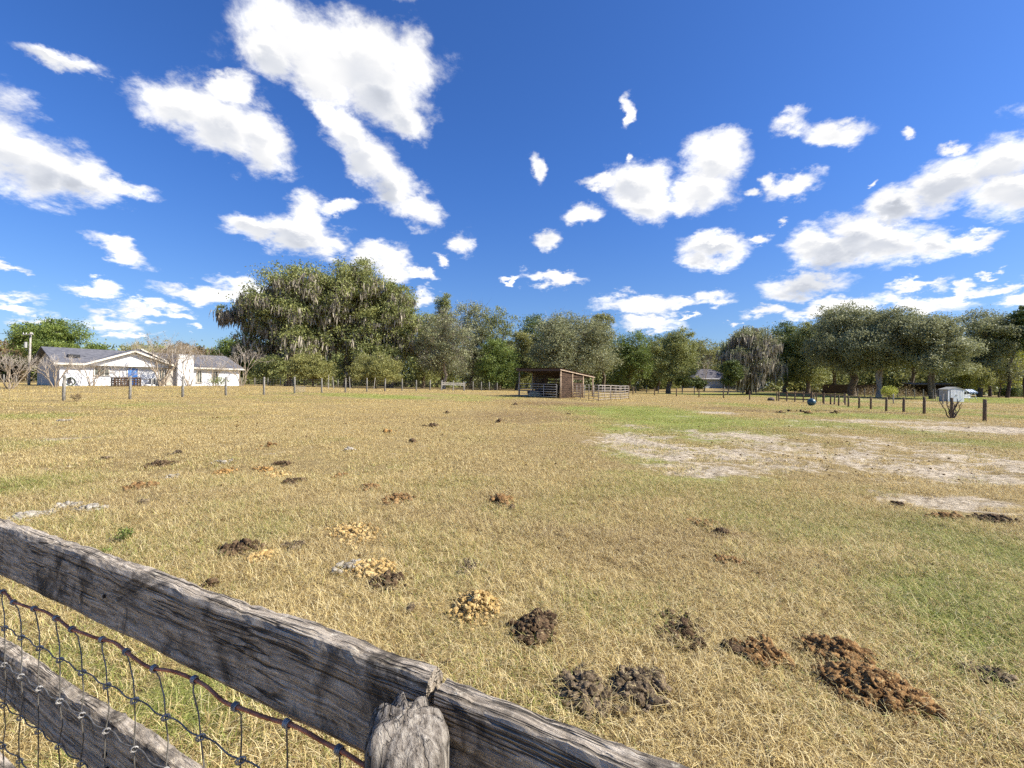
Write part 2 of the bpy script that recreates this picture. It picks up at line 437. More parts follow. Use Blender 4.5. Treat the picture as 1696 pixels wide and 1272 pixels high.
GREEN = [blob(*a) for a in [
 (1060,690,130,18,1.2),(1130,715,120,14,1.0),(1180,705,120,8,.8),(1030,720,60,20,.7),(1080,790,90,18,.45),(1300,700,120,10,.7),(1420,690,120,6,.8),(1320,800,140,16,.6),(1500,715,120,6,.5),(1620,735,110,8,.75),
 (1640,690,90,7,.9),(1500,677,140,4,.9),(1590,1000,150,80,.75),(1660,930,150,80,1.1),(1480,880,150,50,.7),(1300,835,160,26,.45),(1650,1060,110,60,.9),(1640,800,100,10,.5),
 (600,655,130,4,.8),(760,657,90,4,.7),(480,662,90,6,.5),(330,690,110,14,.5),(60,690,80,8,.55),(40,740,90,22,.6),(20,810,60,25,.6),(560,728,40,6,.6),(700,725,120,12,.2),
 (1200,650,110,5,1.1),(1120,652,60,3,.5),(1330,656,80,6,1.0),(1620,658,120,12,1.3),(1300,780,60,10,.4),(1150,825,180,30,.42),(1300,880,170,36,.38),(1050,760,60,30,.6),(330,1170,120,60,.8),(120,1120,120,60,.5),(1400,664,90,5,.8),
 (1000,668,60,3,.5),(1240,672,80,4,.6),(960,680,60,6,.4),(1180,800,120,18,.6),(1420,815,120,12,.6),(250,672,140,5,.4)]]
BROWN = [blob(*a) for a in [
 (930,672,110,8,.8),(860,690,120,14,.5),(1250,680,70,4,.8),(1390,682,90,4,.9),(900,740,200,30,.25),(1000,860,260,60,.25),(700,700,150,14,.4),(1180,880,100,18,.4),(1300,950,60,25,.35),(1500,690,120,4,.5),(1050,900,150,40,.3),
 (1390,652,60,3,1.2),(1330,650,60,3,1.0)]]
def field(bl, x, y, power=1.0, warp=0.22):
    r = 0
    dist = np.hypot(x, y)
    wx = (fbm(x * 0.35, y * 0.35, 31, 3) - 0.5) * 2; wy = (fbm(x * 0.35, y * 0.35, 57, 3) - 0.5) * 2
    out = np.zeros_like(x)
    for cx, cy, sx_, sy_, wg, rt in bl:
        u = (x - cx) / sx_ + wx * warp * 2; v = (y - cy) / sy_ + wy * warp * 2
        out = np.maximum(out, wg * np.exp(-(u * u + v * v) ** 1.3 * 0.7))
    return out
def fields(x, y):
    s = field(SAND, x, y); g = field(GREEN, x, y); b = field(BROWN, x, y)
    pn = fbm(x * 0.16, y * 0.16, 77, 4)
    g = np.clip(g - 0.02 + (pn - 0.5) * 0.8 + (fbm(x * 1.7, y * 1.7, 17, 4) - .5) * .55, 0, 1.3); b = np.clip(b + (fbm(x * 0.2, y * 0.2, 99, 4) - 0.52) * 1.1, 0, 1.2)
    return s, g, b

# terrain sheet: fine near the camera, coarse towards the horizon
N = 460
uu = np.linspace(-1, 1, N)
def warpc(u, k, span): return span * np.sinh(k * u) / math.sinh(k)
gx = warpc(uu, 7.0, 1400.0)
gy = warpc(np.linspace(-1, 1, N), 7.0, 1400.0) + 6.0
X, Y = np.meshgrid(gx, gy)
Z = H(X, Y)
far = np.clip((np.hypot(X, Y) - 250) / 400, 0, 1)
Z = Z * (1 - far) + 0.9 * far
S, Gn, Bn = fields(X, Y)
Z = Z - np.clip(S, 0, 1) * 0.02 + np.clip(S, 0, 1) * (fbm(X * 2.2, Y * 2.2, 41, 4) - 0.5) * 0.20
Zg = Z
idx = np.arange(N * N).reshape(N, N)
F = np.stack([idx[:-1, :-1].ravel(), idx[:-1, 1:].ravel(), idx[1:, 1:].ravel(), idx[1:, :-1].ravel()], 1)
me = npmesh('ground', np.stack([X.ravel(), Y.ravel(), Z.ravel()], 1), F)
for nm, A in (('sand', S), ('green', Gn), ('brown', Bn)):
    at = me.attributes.new(nm, 'FLOAT', 'POINT'); at.data.foreach_set('value', A.ravel().astype(np.float32))

t = NT('pasture_ground'); c = t.coord()
sa, gr, br = t.attr('sand'), t.attr('green'), t.attr('brown')
nL = t.noise(c, 0.9, 5, 0.6).outputs[0]; nM = t.noise(c, 5.0, 5, 0.65).outputs[0]
nS = t.noise(c, 28.0, 5, 0.7).outputs[0]; nX = t.noise(c, 140.0, 3, 0.7).outputs[0]
straw = t.ramp(nS, [(0.28, (0.075, 0.05, 0.022)), (0.45, (0.22, 0.155, 0.065)), (0.62, (0.42, 0.32, 0.14))])
straw = t.mix(t.smooth(nM, 0.35, 0.7, 0, 0.45), straw, (0.42, 0.30, 0.12))
brn = t.ramp(nS, [(0.3, (0.075, 0.045, 0.022)), (0.6, (0.30, 0.20, 0.10))])
grn = t.ramp(nS, [(0.28, (0.07, 0.075, 0.02)), (0.5, (0.25, 0.28, 0.06)), (0.68, (0.42, 0.41, 0.13))])
snd = t.ramp(t.noise(c, 9.0, 6, 0.7).outputs[0], [(0.35, (0.13, 0.095, 0.06)), (0.45, (0.40, 0.32, 0.21)), (0.60, (0.66, 0.55, 0.39))])
mixn = t.math('MULTIPLY_ADD', t.math('ADD', nM, t.math('MULTIPLY', nS, 0.6)), 0.9, -0.72)
col = t.mix(t.smooth(t.math('ADD', br, mixn), 0.35, 0.95, 0, 0.9), straw, brn)
col = t.mix(t.smooth(t.math('ADD', gr, mixn), 0.25, 0.85, 0, 0.95), col, grn)
mixs = t.math('MULTIPLY_ADD', t.math('ADD', t.math('ADD', nL, nM), t.noise(c, 2.2, 4, .6).outputs[0]), 1.7, -2.55)
sf = t.smooth(t.math('ADD', sa, mixs), 0.30, 0.85)
col = t.mix(sf, col, snd)
hv = t.math('ADD', t.math('MULTIPLY', nM, 0.9), t.math('ADD', t.math('MULTIPLY', nS, 0.5), t.math('MULTIPLY', nX, 0.2)))
mat_ground = t.out(t.pbsdf(col, 0.95, 0, t.bump(hv, 0.9, 0.07), 0.1))
ground = link('ground', me, mat_ground, smooth=True); ground['kind'] = 'structure'

# ------------------------------------------------------------------ grass
def blades(n, rad, L0, L1, wd, seed, curl=1.0, seg=3, tv=1.0):
    g = np.random.default_rng(seed)
    r = rad * np.sqrt(g.random(n)); th = g.random(n) * 6.283
    # tussocks: pull blades towards a few centres
    nc = 26; cr = rad * np.sqrt(g.random(nc)); ct = g.random(nc) * 6.283
    k = g.integers(0, nc, n); m = g.random(n) < 0.6
    bx = np.where(m, cr[k] * np.cos(ct[k]) + g.normal(0, rad * 0.07, n), r * np.cos(th))
    by = np.where(m, cr[k] * np.sin(ct[k]) + g.normal(0, rad * 0.07, n), r * np.sin(th))
    L = L0 + (L1 - L0) * g.random(n) ** 1.5
    ph = g.random(n) * 6.283
    tilt = 0.35 + 0.9 * g.random(n)
    dtl = curl * (0.15 + 0.75 * g.random(n)) ; dph = g.normal(0, 0.5, n)
    wdt = wd * (0.6 + 0.8 * g.random(n))
    P0 = np.stack([bx, by, -0.006 * np.ones(n)], 1)
    rows = []
    for s_ in range(seg + 1):
        side = np.stack([-np.sin(ph), np.cos(ph), np.zeros(n)], 1)
        ww = wdt * (1 - 0.75 * s_ / seg)
        rows.append(P0 - side * (ww / 2)[:, None]); rows.append(P0 + side * (ww / 2)[:, None])
        d = np.stack([np.cos(ph) * np.sin(tilt), np.sin(ph) * np.sin(tilt), np.cos(tilt)], 1)
        P0 = P0 + d * (L / seg)[:, None]
        P0[:, 2] = np.maximum(P0[:, 2], 0.002 + 0.012 * g.random(n))
        tilt = tilt + dtl; ph = ph + dph
    V = np.stack(rows, 1).reshape(-1, 3)
    base = np.arange(n)[:, None] * (2 * (seg + 1))
    fs = []
    for s_ in range(seg):
        fs.append(np.concatenate([base + 2*s_, base + 2*s_ + 1, base + 2*s_ + 3, base + 2*s_ + 2], 1))
    F = np.stack(fs, 1).reshape(-1, 4)
    tint = np.repeat(np.clip(.5 + (g.random(n) - .5) * tv, 0, 1), seg)
    return npmesh('grass_patch', V, F, {'tint': tint})

t = NT('grass_blade')
ti = t.attr('tint'); gi = t.attr('gr', 'INSTANCER'); bi = t.attr('bn', 'INSTANCER')
cs = t.ramp(ti, [(0.0, (0.09, 0.055, 0.022)), (0.2, (0.30, 0.20, 0.075)), (0.55, (0.72, 0.55, 0.21)), (1.0, (0.94, 0.80, 0.46))])
cg = t.ramp(ti, [(0.0, (0.07, 0.08, 0.02)), (0.4, (0.27, 0.31, 0.06)), (0.8, (0.46, 0.48, 0.12)), (1.0, (0.66, 0.60, 0.26))])
cb = t.ramp(ti, [(0.0, (0.07, 0.045, 0.022)), (0.6, (0.32, 0.215, 0.105)), (1.0, (0.55, 0.42, 0.24))])
tj = t.math('FRACT', t.math('MULTIPLY', ti, 37.13))
col = t.mix(t.math('GREATER_THAN', bi, t.math('MULTIPLY_ADD', tj, 1.1, 0.25)), cs, cb)
col = t.mix(t.math('GREATER_THAN', gi, t.math('MULTIPLY_ADD', tj, 1.25, 0.05)), col, cg)
pb = t.pbsdf(col, 0.6, spec=0.25)
tr = t.n('ShaderNodeBsdfTranslucent'); t.l(col, tr.inputs[0])
mx = t.n('ShaderNodeMixShader'); mx.inputs[0].default_value = 0.25
t.l(pb, mx.inputs[1]); t.l(tr.outputs[0], mx.inputs[2])
mat_blade = t.out(mx.outputs[0])

def scatter(name, label, patches, pts, scl, var, gv, bv, cat='grass'):
    objs = []
    for m_ in patches:
        m_.materials.append(mat_blade)
        objs.append(bpy.data.objects.new('grass_patch_source', m_))
    n = len(pts)
    me = bpy.data.meshes.new(name)
    me.vertices.add(n); me.vertices.foreach_set('co', np.ascontiguousarray(pts, dtype=np.float32).ravel())
    for nm, A in (('scl', scl), ('gr', gv), ('bn', bv), ('rz', rng.random(n) * 6.283)):
        a = me.attributes.new(nm, 'FLOAT', 'POINT'); a.data.foreach_set('value', np.asarray(A, dtype=np.float32))
    a = me.attributes.new('vr', 'INT', 'POINT'); a.data.foreach_set('value', np.asarray(var, dtype=np.int32))
    o = bpy.data.objects.new(name, me); COL.objects.link(o)
    o['kind'] = 'stuff'; o['label'] = label; o['category'] = cat
    g = bpy.data.node_groups.new(name + '_nodes', 'GeometryNodeTree')
    g.interface.new_socket('Geometry', in_out='INPUT', socket_type='NodeSocketGeometry')
    g.interface.new_socket('Geometry', in_out='OUTPUT', socket_type='NodeSocketGeometry')
    gi = g.nodes.new('NodeGroupInput'); go = g.nodes.new('NodeGroupOutput')
    mp = g.nodes.new('GeometryNodeMeshToPoints'); g.links.new(gi.outputs[0], mp.inputs[0])
    iop = g.nodes.new('GeometryNodeInstanceOnPoints'); g.links.new(mp.outputs[0], iop.inputs['Points'])
    g2i = g.nodes.new('GeometryNodeGeometryToInstance')
    for ob in reversed(objs):
        oi = g.nodes.new('GeometryNodeObjectInfo'); oi.inputs['Object'].default_value = ob
        oi.inputs['As Instance'].default_value = False
        g.links.new(oi.outputs['Geometry'], g2i.inputs[0])
    g.links.new(g2i.outputs[0], iop.inputs['Instance'])
    iop.inputs['Pick Instance'].default_value = True
    def na(nm, typ='FLOAT'):
        a = g.nodes.new('GeometryNodeInputNamedAttribute'); a.data_type = typ; a.inputs[0].default_value = nm; return a.outputs[0]
    g.links.new(na('vr', 'INT'), iop.inputs['Instance Index'])
    cx = g.nodes.new('ShaderNodeCombineXYZ'); g.links.new(na('rz'), cx.inputs[2])
    g.links.new(cx.outputs[0], iop.inputs['Rotation'])
    g.links.new(na('scl'), iop.inputs['Scale'])
    g.links.new(iop.outputs[0], go.inputs[0])
    md = o.modifiers.new('scatter', 'NODES'); md.node_group = g
    return o

def ring(y0, y1, step, xk=1.35, xo=1.2, seed=1):
    g = np.random.default_rng(seed)
    ys = np.arange(y0, y1, step); out = []
    for yy in ys:
        h = xk * max(yy, 0) + xo
        xs = np.arange(-h, h, step)
        out.append(np.stack([xs + g.uniform(-.5, .5, len(xs)) * step, yy + g.uniform(-.5, .5, len(xs)) * step], 1))
    return np.concatenate(out)
def put(p, pr, z0=-0.004):
    zz = H(p[:, 0], p[:, 1]); s, g, b = fields(p[:, 0], p[:, 1])
    mm = (fbm(p[:, 0]*0.9, p[:, 1]*0.9, 5, 3) + fbm(p[:, 0]*3, p[:, 1]*3, 6, 2)) * 2.0 - 2.0
    keep = ((s + mm * np.clip(s * 5, 0, 1)) < 0.40) | (np.random.default_rng(3).random(len(p)) < 0.16)
    keep &= np.random.default_rng(4).random(len(p)) < pr
    s = s[keep]; 
    zz = zz - np.clip(fields(p[:,0],p[:,1])[0], 0, 1) * 0.02
    jit = (fbm(p[:, 0]*1.3, p[:, 1]*1.3, 12, 3) - 0.5) * 0.9
    return np.stack([p[:, 0], p[:, 1], zz + z0], 1)[keep], (g + jit)[keep], (b - jit * 0.6)[keep]
near = [blades(1050, 0.26, 0.035, 0.14, 0.0026, 10 + k, 1.3) for k in range(6)]
mid = [blades(1000, 0.50, 0.035, 0.085, 0.0044, 20 + k, seg=2, tv=.9) for k in range(4)]
farp = [blades(1000, 1.0, 0.03, 0.085, 0.010, 30 + k, seg=2, tv=.65) for k in range(4)]
vf = [blades(800, 2.0, 0.04, 0.10, 0.026, 40 + k, seg=2, tv=.4) for k in range(3)]
allp = near + mid + farp + vf
PT = []; SCL = []; VAR = []; GV = []; BV = []
for (y0, y1, st, i0, n_, pr, sc0) in ((-0.6, 7.2, 0.225, 0, 6, 1.0, 1.0), (6.9, 17, 0.50, 6, 4, 1.0, 1.0), (16.5, 36, 1.15, 10, 4, 1.0, 1.0), (35, 75, 2.6, 14, 3, 1.0, 1.0)):
    p_, g_, b_ = put(ring(y0, y1, st, seed=int(st * 100)), pr)
    PT.append(p_); GV.append(g_); BV.append(b_)
    SCL.append(sc0 * np.random.default_rng(8).uniform(0.72, 1.2, len(p_)) * (0.84 + .44 * fbm(p_[:, 0] * 1.3, p_[:, 1] * 1.3, 61, 3)))
    VAR.append(np.random.default_rng(9).integers(i0, i0 + n_, len(p_)))
scatter('pasture_grass', 'short dry straw coloured and green grass covering the whole paddock', allp,
        np.concatenate(PT), np.concatenate(SCL), np.concatenate(VAR), np.concatenate(GV), np.concatenate(BV))
# ------------------------------------------------------------------ shared materials
M_rail = m_wood('weathered_rail', (0.72, 0.61, 0.46), (0.42, 0.345, 0.25), (0.12, 0.095, 0.07), 0, 2.6, True, 0.9)
M_posttop = m_wood('weathered_post_wood', (0.50, 0.44, 0.35), (0.25, 0.21, 0.165), (0.055, 0.045, 0.034), 2, 2.6, True, 1.0)
M_post = m_wood('grey_fence_post', (0.40, 0.37, 0.31), (0.25, 0.23, 0.19), (0.12, 0.105, 0.085), 2, 0.6)
M_postd = m_wood('brown_fence_post', (0.27, 0.20, 0.13), (0.16, 0.115, 0.075), (0.075, 0.055, 0.04), 2, 0.6)
M_postp = m_wood('pale_fence_post', (0.55, 0.50, 0.42), (0.42, 0.38, 0.31), (0.24, 0.21, 0.17), 2, 0.5)
M_board = m_wood('shelter_board', (0.13, 0.08, 0.05), (0.070, 0.043, 0.027), (0.028, 0.018, 0.012), 0, 0.25)
M_wire = m_noise('galvanised_wire', (0.11, 0.10, 0.085), (0.28, 0.26, 0.22), 60, 0.5, 0.2, metal=0.5)
M_orange = m_noise('orange_coated_wire', (0.34, 0.10, 0.045), (0.72, 0.26, 0.13), 28, 0.6, 0.3)
M_knot = m_noise('galvanised_knot', (0.20, 0.18, 0.16), (0.55, 0.52, 0.46), 90, 0.5, 0.3, metal=0.3)
M_farwire = m_noise('dull_fence_wire', (0.16, 0.15, 0.13), (0.26, 0.24, 0.20), 8, 0.7, 0.1)

# ------------------------------------------------------------------ near board fence
FA = Vector((-1.410, 1.270, 0)); FB = Vector((-0.319, 0.700, 0))
fd = (FB - FA).normalized(); fnrm = Vector((fd.y, -fd.x, 0)) # towards camera side
if fnrm.y > 0: fnrm = -fnrm
fang = math.atan2(fd.y, fd.x)
fence0 = thing('board_fence', 'weathered grey board fence with wire mesh running across the lower left foreground', 'fence', (FA.x, FA.y, H1(FA.x, FA.y)), fang)
z0 = fence0.location.z
def rail_mesh(x0, x1, zt, hgt, th, seed, ends=(0, 0), slope=0.0):
    """weathered plank along local x; local y=0 is the camera-side face, +y goes away"""
    g = np.random.default_rng(seed); n = int((x1 - x0) / 0.018) + 2
    prof = []
    ny, nz = 5, 12
    r = 0.005
    # ring around the section
    for k in range(nz + 1): prof.append((0.0, 1 - k / nz))
    for k in range(1, ny): prof.append((k / ny, 0.0))
    for k in range(nz + 1): prof.append((1.0, k / nz))
    for k in range(1, ny): prof.append((1 - k / ny, 1.0))
    m = len(prof); V = []
    for i in range(n):
        x = x0 + (x1 - x0) * i / (n - 1)
        wob = (float(fbm(np.array([x * 3.0]), np.array([seed * 1.7]), seed, 3)[0]) - 0.5) * 0.012
        tz = (float(fbm(np.array([x * 22.0]), np.array([seed * 2.7]), seed + 3, 3)[0]) - 0.5) * 0.009
        for (a, b) in prof:
            y = a * th; z = zt - hgt + b * hgt + wob
            if b == 1.0: z += tz
            ea = min(a, 1 - a) * th; eb = min(b, 1 - b) * hgt
            if a in (0.0, 1.0) and b in (0.0, 1.0):
                y += 0.004 if a == 0 else -0.004; z += -0.003 if b == 1 else 0.003
            nn = float(vnoise(np.array([x * 9 + a * 3]), np.array([b * 30.0 + seed]), seed + 5)[0]) - 0.5
            n2_ = float(vnoise(np.array([x * 60]), np.array([b * 55.0 + seed + a * 9]), seed + 8)[0]) - 0.5
            y += nn * 0.0035 + n2_ * 0.0018
            if b == 1.0: z += n2_ * 0.004
            xx = x
            if i == 0: xx += ends[0] * (nn + 0.3)
            if i == n - 1: xx += ends[1] * (nn - 0.3 - 0.4 * b)
            V.append((xx, y, z + slope * (x - x0)))
    Fq = []
    for i in range(n - 1):
        for k in range(m):
            k2 = (k + 1) % m
            Fq.append((i*m + k, (i+1)*m + k, (i+1)*m + k2, i*m + k2))
    Fq.append(tuple(range(m))); Fq.append(tuple((n-1)*m + k for k in range(m))[::-1])
    me = bpy.data.meshes.new('plank'); me.from_pydata(V, [], Fq); me.update()
    return me
JX = 1.478     # where the two top boards meet
link('rail', rail_mesh(-1.0, JX, 1.069 - z0, 0.139, 0.038, 11, (0, 0.008), 0.0211), M_rail, fence0)
link('rail', rail_mesh(JX + 0.006, 3.9, 1.112 - z0, 0.139, 0.038, 12, (0.008, 0)), M_rail, fence0)
for k, zz in enumerate((0.717, 0.39, 0.10)):
    link('rail', rail_mesh(-1.0, 3.9, zz - z0 - 0.004 * k, 0.135, 0.036, 13 + k, (0, 0), 0.03), M_rail, fence0)
# round post on the camera side, worn domed top
def post_mesh(r, h, seed, n=44, dome=0.03, base=-0.1):
    V = []; Fq = []; lv = [base, 0.2, 0.4, 0.6, 0.8, 0.9, 0.95, 1.0]
    g = np.random.default_rng(seed); rows = []
    zs = [base + (h - dome - base) * k / 7 for k in range(8)] + [h - dome * 0.62, h - dome * 0.34, h - 0.16 * dome, h - .05 * dome, h - .02 * dome]
    rs = [1.0] * 8 + [0.94, 0.84, 0.66, 0.42, 0.2]
    for i_, (z, q) in enumerate(zip(zs, rs)):
        for k in range(n):
            a = 2 * math.pi * k / n
            nn = float(vnoise(np.array([math.cos(a) * 5 + 9]), np.array([math.sin(a) * 5 + 9]), seed)[0]) - 0.5
            n2_ = float(vnoise(np.array([math.cos(a) * 9 + 20]), np.array([math.sin(a) * 9 + z * 6 + 20]), seed + 2)[0]) - 0.5
            n3_ = float(vnoise(np.array([math.cos(a) * 16 * q + 40]), np.array([math.sin(a) * 16 * q + 40]), seed + 7)[0]) - 0.5
            rr = r * q * (1 + 0.12 * nn + 0.05 * n2_ + .03 * n3_)
            V.append((rr * math.cos(a), rr * math.sin(a), z + (nn * 0.02 * q + n3_ * .004 - 0.30 * max(0.0, rr * math.cos(a) + .018) if i_ >= 7 else 0)))
    V.append((0.0, 0, h + 0.001)); m = len(zs)
    for i in range(m - 1):
        for k in range(n): Fq.append((i*n + k, i*n + (k+1) % n, (i+1)*n + (k+1) % n, (i+1)*n + k))
    for k in range(n): Fq.append(((m-1)*n + k, (m-1)*n + (k+1) % n, m*n))
    me = bpy.data.meshes.new('post'); me.from_pydata(V, [], Fq); me.update(); return me
for k, xx in enumerate((1.490, 3.75, -0.95)):
    pz = post_mesh(0.047, 1.122 - z0 - (0.0 if k == 0 else 0.02), 40 + k)
    link('post', pz, M_posttop, fence0, (xx, -0.055, 0), True)
# woven wire between the boards, on the camera side
wy = -0.012
def zwire(x): return 0.92 + 0.050 * (min(x, 1.5) + 0.06) - z0
wm = MB(); kn = MB(); ow = MB()
xs = [-0.9 + 0.112 * k for k in range(24)]
g_ = random.Random(5)
def top_pt(x):
    return (x, wy - 0.004 + 0.006 * math.sin(x * 21), zwire(x) + 0.0018 * math.sin(x * 28) + 0.0012 * math.sin(x * 56 + 1))
ow.tube([top_pt(-0.95 + 0.012 * k) for k in range(int(2.75 / 0.012))], 0.0030, 8)
ow.build('top_wire', M_orange, fence0, True)
lev = [0.090, 0.185, 0.290, 0.40, 0.52, 0.66, 0.80]
def lx(x, j): return zwire(x) - lev[j] + 0.0015 * math.sin(x * 9 + j * 2)
for j in range(len(lev)):
    pts = []
    for k in range(int(2.75 / 0.014)):
        x = -0.95 + 0.014 * k
        pts.append((x, wy + 0.003 * math.sin(x * 56 + j), lx(x, j) + 0.0014 * math.cos(x * 56)))
    wm.tube(pts, 0.0014, 5)
for x in xs:
    sh = -0.030 if x < 1.05 else -0.004
    tp = top_pt(x + sh); pts = [tp, (x + sh * 0.95, wy, tp[2] - 0.02), (x + sh * 0.35, wy, lx(x, 0) + 0.035)]
    jx = 0
    for j in range(len(lev)):
        pts.append((x + jx, wy - 0.002, lx(x, j))); 
        if j < len(lev) - 1: pts.append((x + jx + g_.uniform(-.006, .006), wy + g_.uniform(-.004, .004), (lx(x, j) + lx(x, j + 1)) / 2))
        jx = g_.uniform(-0.006, 0.004)
    wm.tube(pts, 0.0014, 6)
    # wrapped knots
    for j in range(-1, len(lev)):
        c = tp if j < 0 else (x, wy - 0.002, lx(x, j))
        for q in range(3 if j < 0 else 2):
            pts = []
            for a in range(11):
                t_ = a / 10 * 2 * math.pi
                rr = 0.0052
                if j < 0: pts.append((c[0] + (q - 1) * 0.0035 + a * 0.0003, c[1] + rr * math.cos(t_), c[2] + rr * math.sin(t_)))
                else: pts.append((c[0] + (q - .5) * 0.006 + 0.003 * math.cos(t_), c[1] + rr * 0.9 * math.cos(t_), c[2] + (q - .5) * 0.004 + rr * math.sin(t_)))
            kn.tube(pts, 0.0017 if j < 0 else 0.0013, 5)
wm.build('wire_mesh', M_wire, fence0, True)
kn_o = kn.build('wire_wrap', M_knot, fence0, True); kn_o['kind'] = 'stuff'
# rusty bolts / staples
M_nail = m_noise('rusty_nail', (0.02, 0.014, 0.01), (0.06, 0.035, 0.02), 60, 0.9)
for (x, z) in ((0.62, 1.035), (0.63, 0.70), (0.64, 0.675)):
    sb = MB(); sb.tube([(x, -0.004, z - z0), (x, 0.002, z - z0)], 0.004, 8); sb.build('nail_head', M_nail, fence0)

# ------------------------------------------------------------------ far wire fences
TH = R(21.6); HD = Vector((math.sin(TH), math.cos(TH), 0)); HP = Vector((-math.cos(TH), math.sin(TH), 0))
def fence_post(mat, parent, x, y, h, r=0.06, lean=(0, 0), square=False, seed=0):
    g = random.Random(seed + int(x * 31 + y * 17)); z = H1(x, y); b = MB()
    n = 4 if square else 9
    lx_, ly_ = lean[0] + g.uniform(-.02, .02), lean[1] + g.uniform(-.02, .02)
    pts = [(0, 0, -0.3), (lx_ * .5 * h, ly_ * .5 * h, h * .5), (lx_ * h, ly_ * h, h - 0.015), (lx_ * h, ly_ * h, h + g.uniform(0, .02))]
    b.tube(pts, [r * 1.05, r * g.uniform(.95, 1.05), r * g.uniform(.88, 1.0), r * 0.8], n)
    o = b.build('post', mat, parent, not square); o.location = (x - parent.location.x, y - parent.location.y, z - parent.location.z); return o
def wire_span(b, p, q, h, nh, vs, r=0.0035):
    """woven wire between two ground points"""
    p = Vector(p); q = Vector(q); L = (q - p).length
    for k in range(nh):
        t_ = h * (0.08 + 0.90 * k / (nh - 1))
        b.tube([p + Vector((0, 0, t_)), (p + q) / 2 + Vector((0, 0, t_ - 0.02)), q + Vector((0, 0, t_))], r, 3, False)
    n = int(L / vs)
    for k in range(1, n):
        c = p.lerp(q, k / n)
        b.tube([c + Vector((0, 0, .05 * h)), c + Vector((0, 0, h))], r * 0.8, 3, False)
def line_fence(name, label, p0, p1, n, mat, hs, r, h0, wires=True, ext0=False, skip=(), square=False, nh=7, vs=0.3):
    p0 = Vector(p0).to_2d(); p1 = Vector(p1).to_2d()
    root = thing(name, label, 'fence', (p0.x, p0.y, H1(p0.x, p0.y)))
    b = MB(); prev = None
    g = random.Random(len(label))
    for k in range(n):
        c = p0.lerp(p1, k / (n - 1))
        c = c + Vector((g.uniform(-.05, .05), g.uniform(-.05, .05)))
        if k not in skip:
            fence_post(mat, root, c.x, c.y, hs * g.uniform(.96, 1.04), r, seed=k, square=square)
        z = H1(c.x, c.y) - root.location.z
        cur = (c.x - p0.x, c.y - p0.y, z)
        if prev and wires: wire_span(b, prev, cur, h0, nh, vs)
        prev = cur
    if wires: b.build('wire_mesh', M_farwire, root)
    return root
SPC = 3.05
# left fence: n from -3 (outside the frame) to 19
def lf(n): 
    d = 0.93 * (8.7 + n) * SPC; x = (108 + 9070 / 8.7 - 9070 / (8.7 + n) - 848) / FPX * d
    return (x, d)
a_, b_ = lf(0), lf(19)
dv = ((b_[0] - a_[0]) / 19, (b_[1] - a_[1]) / 19)
line_fence('wire_fence', 'long left field fence of tall grey posts and woven wire before the white house', (a_[0] - 2 * dv[0], a_[1] - 2 * dv[1], 0), (b_[0], b_[1], 0), 22, M_post, 1.36, 0.075, 1.22)
def rf(n):
    d = 0.93 * (7.4 + n) * SPC; x = (1632 - 3460 / 7.4 + 3460 / (7.4 + n) - 848) / FPX * d
    return (x, d)
a_, b_ = rf(0), rf(12)
dv = ((b_[0] - a_[0]) / 12, (b_[1] - a_[1]) / 12)
line_fence('wire_fence', 'low right field fence of short dark brown round posts running away past the grey shed', (a_[0] - 2 * dv[0], a_[1] - 2 * dv[1], 0), (b_[0], b_[1], 0), 15, M_postd, 0.98, 0.072, 0.85, nh=4, vs=3)
CRN = b_
line_fence('wire_fence', 'far end fence of brown posts crossing behind the horse pen towards the right corner', P(1287, 660, 54.5), P(1016, 660, 66), 8, M_postd, 1.05, 0.075, 0.95, nh=4, vs=3)
# pale outer fence right
line_fence('wire_fence', 'sparse outer fence of thin pale posts standing beyond the right field fence', P(1398, 660, 50), P(1562, 660, 49.5), 3, M_postp, 1.02, 0.06, 0.9, nh=2, vs=9)
# board fence near the right far corner
def board_fence(name, label, p0, p1, n, rails, mat, h=1.15):
    root = thing(name, label, 'fence', (p0[0], p0[1], H1(p0[0], p0[1])))
    pts = []
    for k in range(n):
        c = Vector(p0).lerp(Vector(p1), k / (n - 1)); fence_post(mat, root, c.x, c.y, h, 0.075, seed=k, square=True)
        pts.append(Vector((c.x - p0[0], c.y - p0[1], H1(c.x, c.y) - root.location.z)))
    for zr in rails:
        b = MB()
        for a, c in zip(pts[:-1], pts[1:]):
            b.beam(a + Vector((0, -0.09, zr)), c + Vector((0, -0.09, zr)), 0.03, 0.13)
        b.build('rail', mat, root)
    return root
board_fence('board_fence', 'three rail dark board fence between the blue ball and the far corner', P(1290, 660, 53), P(1345, 660, 50), 5, (0.95, 0.62, 0.3), M_postd)
board_fence('board_fence', 'single rail brown fence just right of the blue ball', P(1348, 660, 48), P(1400, 660, 45.5), 4, (0.98,), M_postd, 1.12)
board_fence('board_fence', 'two rail pale brace fence section set in the far left fence line', P(731, 645, 60.5), P(769, 645, 64), 3, (1.02, 0.80), M_post, 1.25)
# loose posts behind the left fence
g = random.Random(3)
for (px, dd, hh, ln, lb) in ((544, 62, 1.9, (0, 0), 'tall pale post standing just behind the left fence under the mossy oak'),
                             (553, 62, 1.7, (-.12, 0), 'thin pale post leaning left beside the tall post under the mossy oak'),
                             (580, 64, 1.7, (-.10, .05), 'leaning pale stick post under the oak, right of the tall post'),
                             (619, 66, 1.7, (.10, .05), 'leaning pale pole behind the left fence, near the dark gap in the trees')):
    x, y, _ = P(px, 640, dd); r_ = thing('leaning_post', lb, 'post', (x, y, H1(x, y)))
    b = MB(); b.tube([(0, 0, -.2), (ln[0] * hh * .5, ln[1] * hh * .5, hh * .5), (ln[0] * hh, ln[1] * hh, hh)], [.05, .045, .04], 7)
    b.build('pole', M_postp, r_)

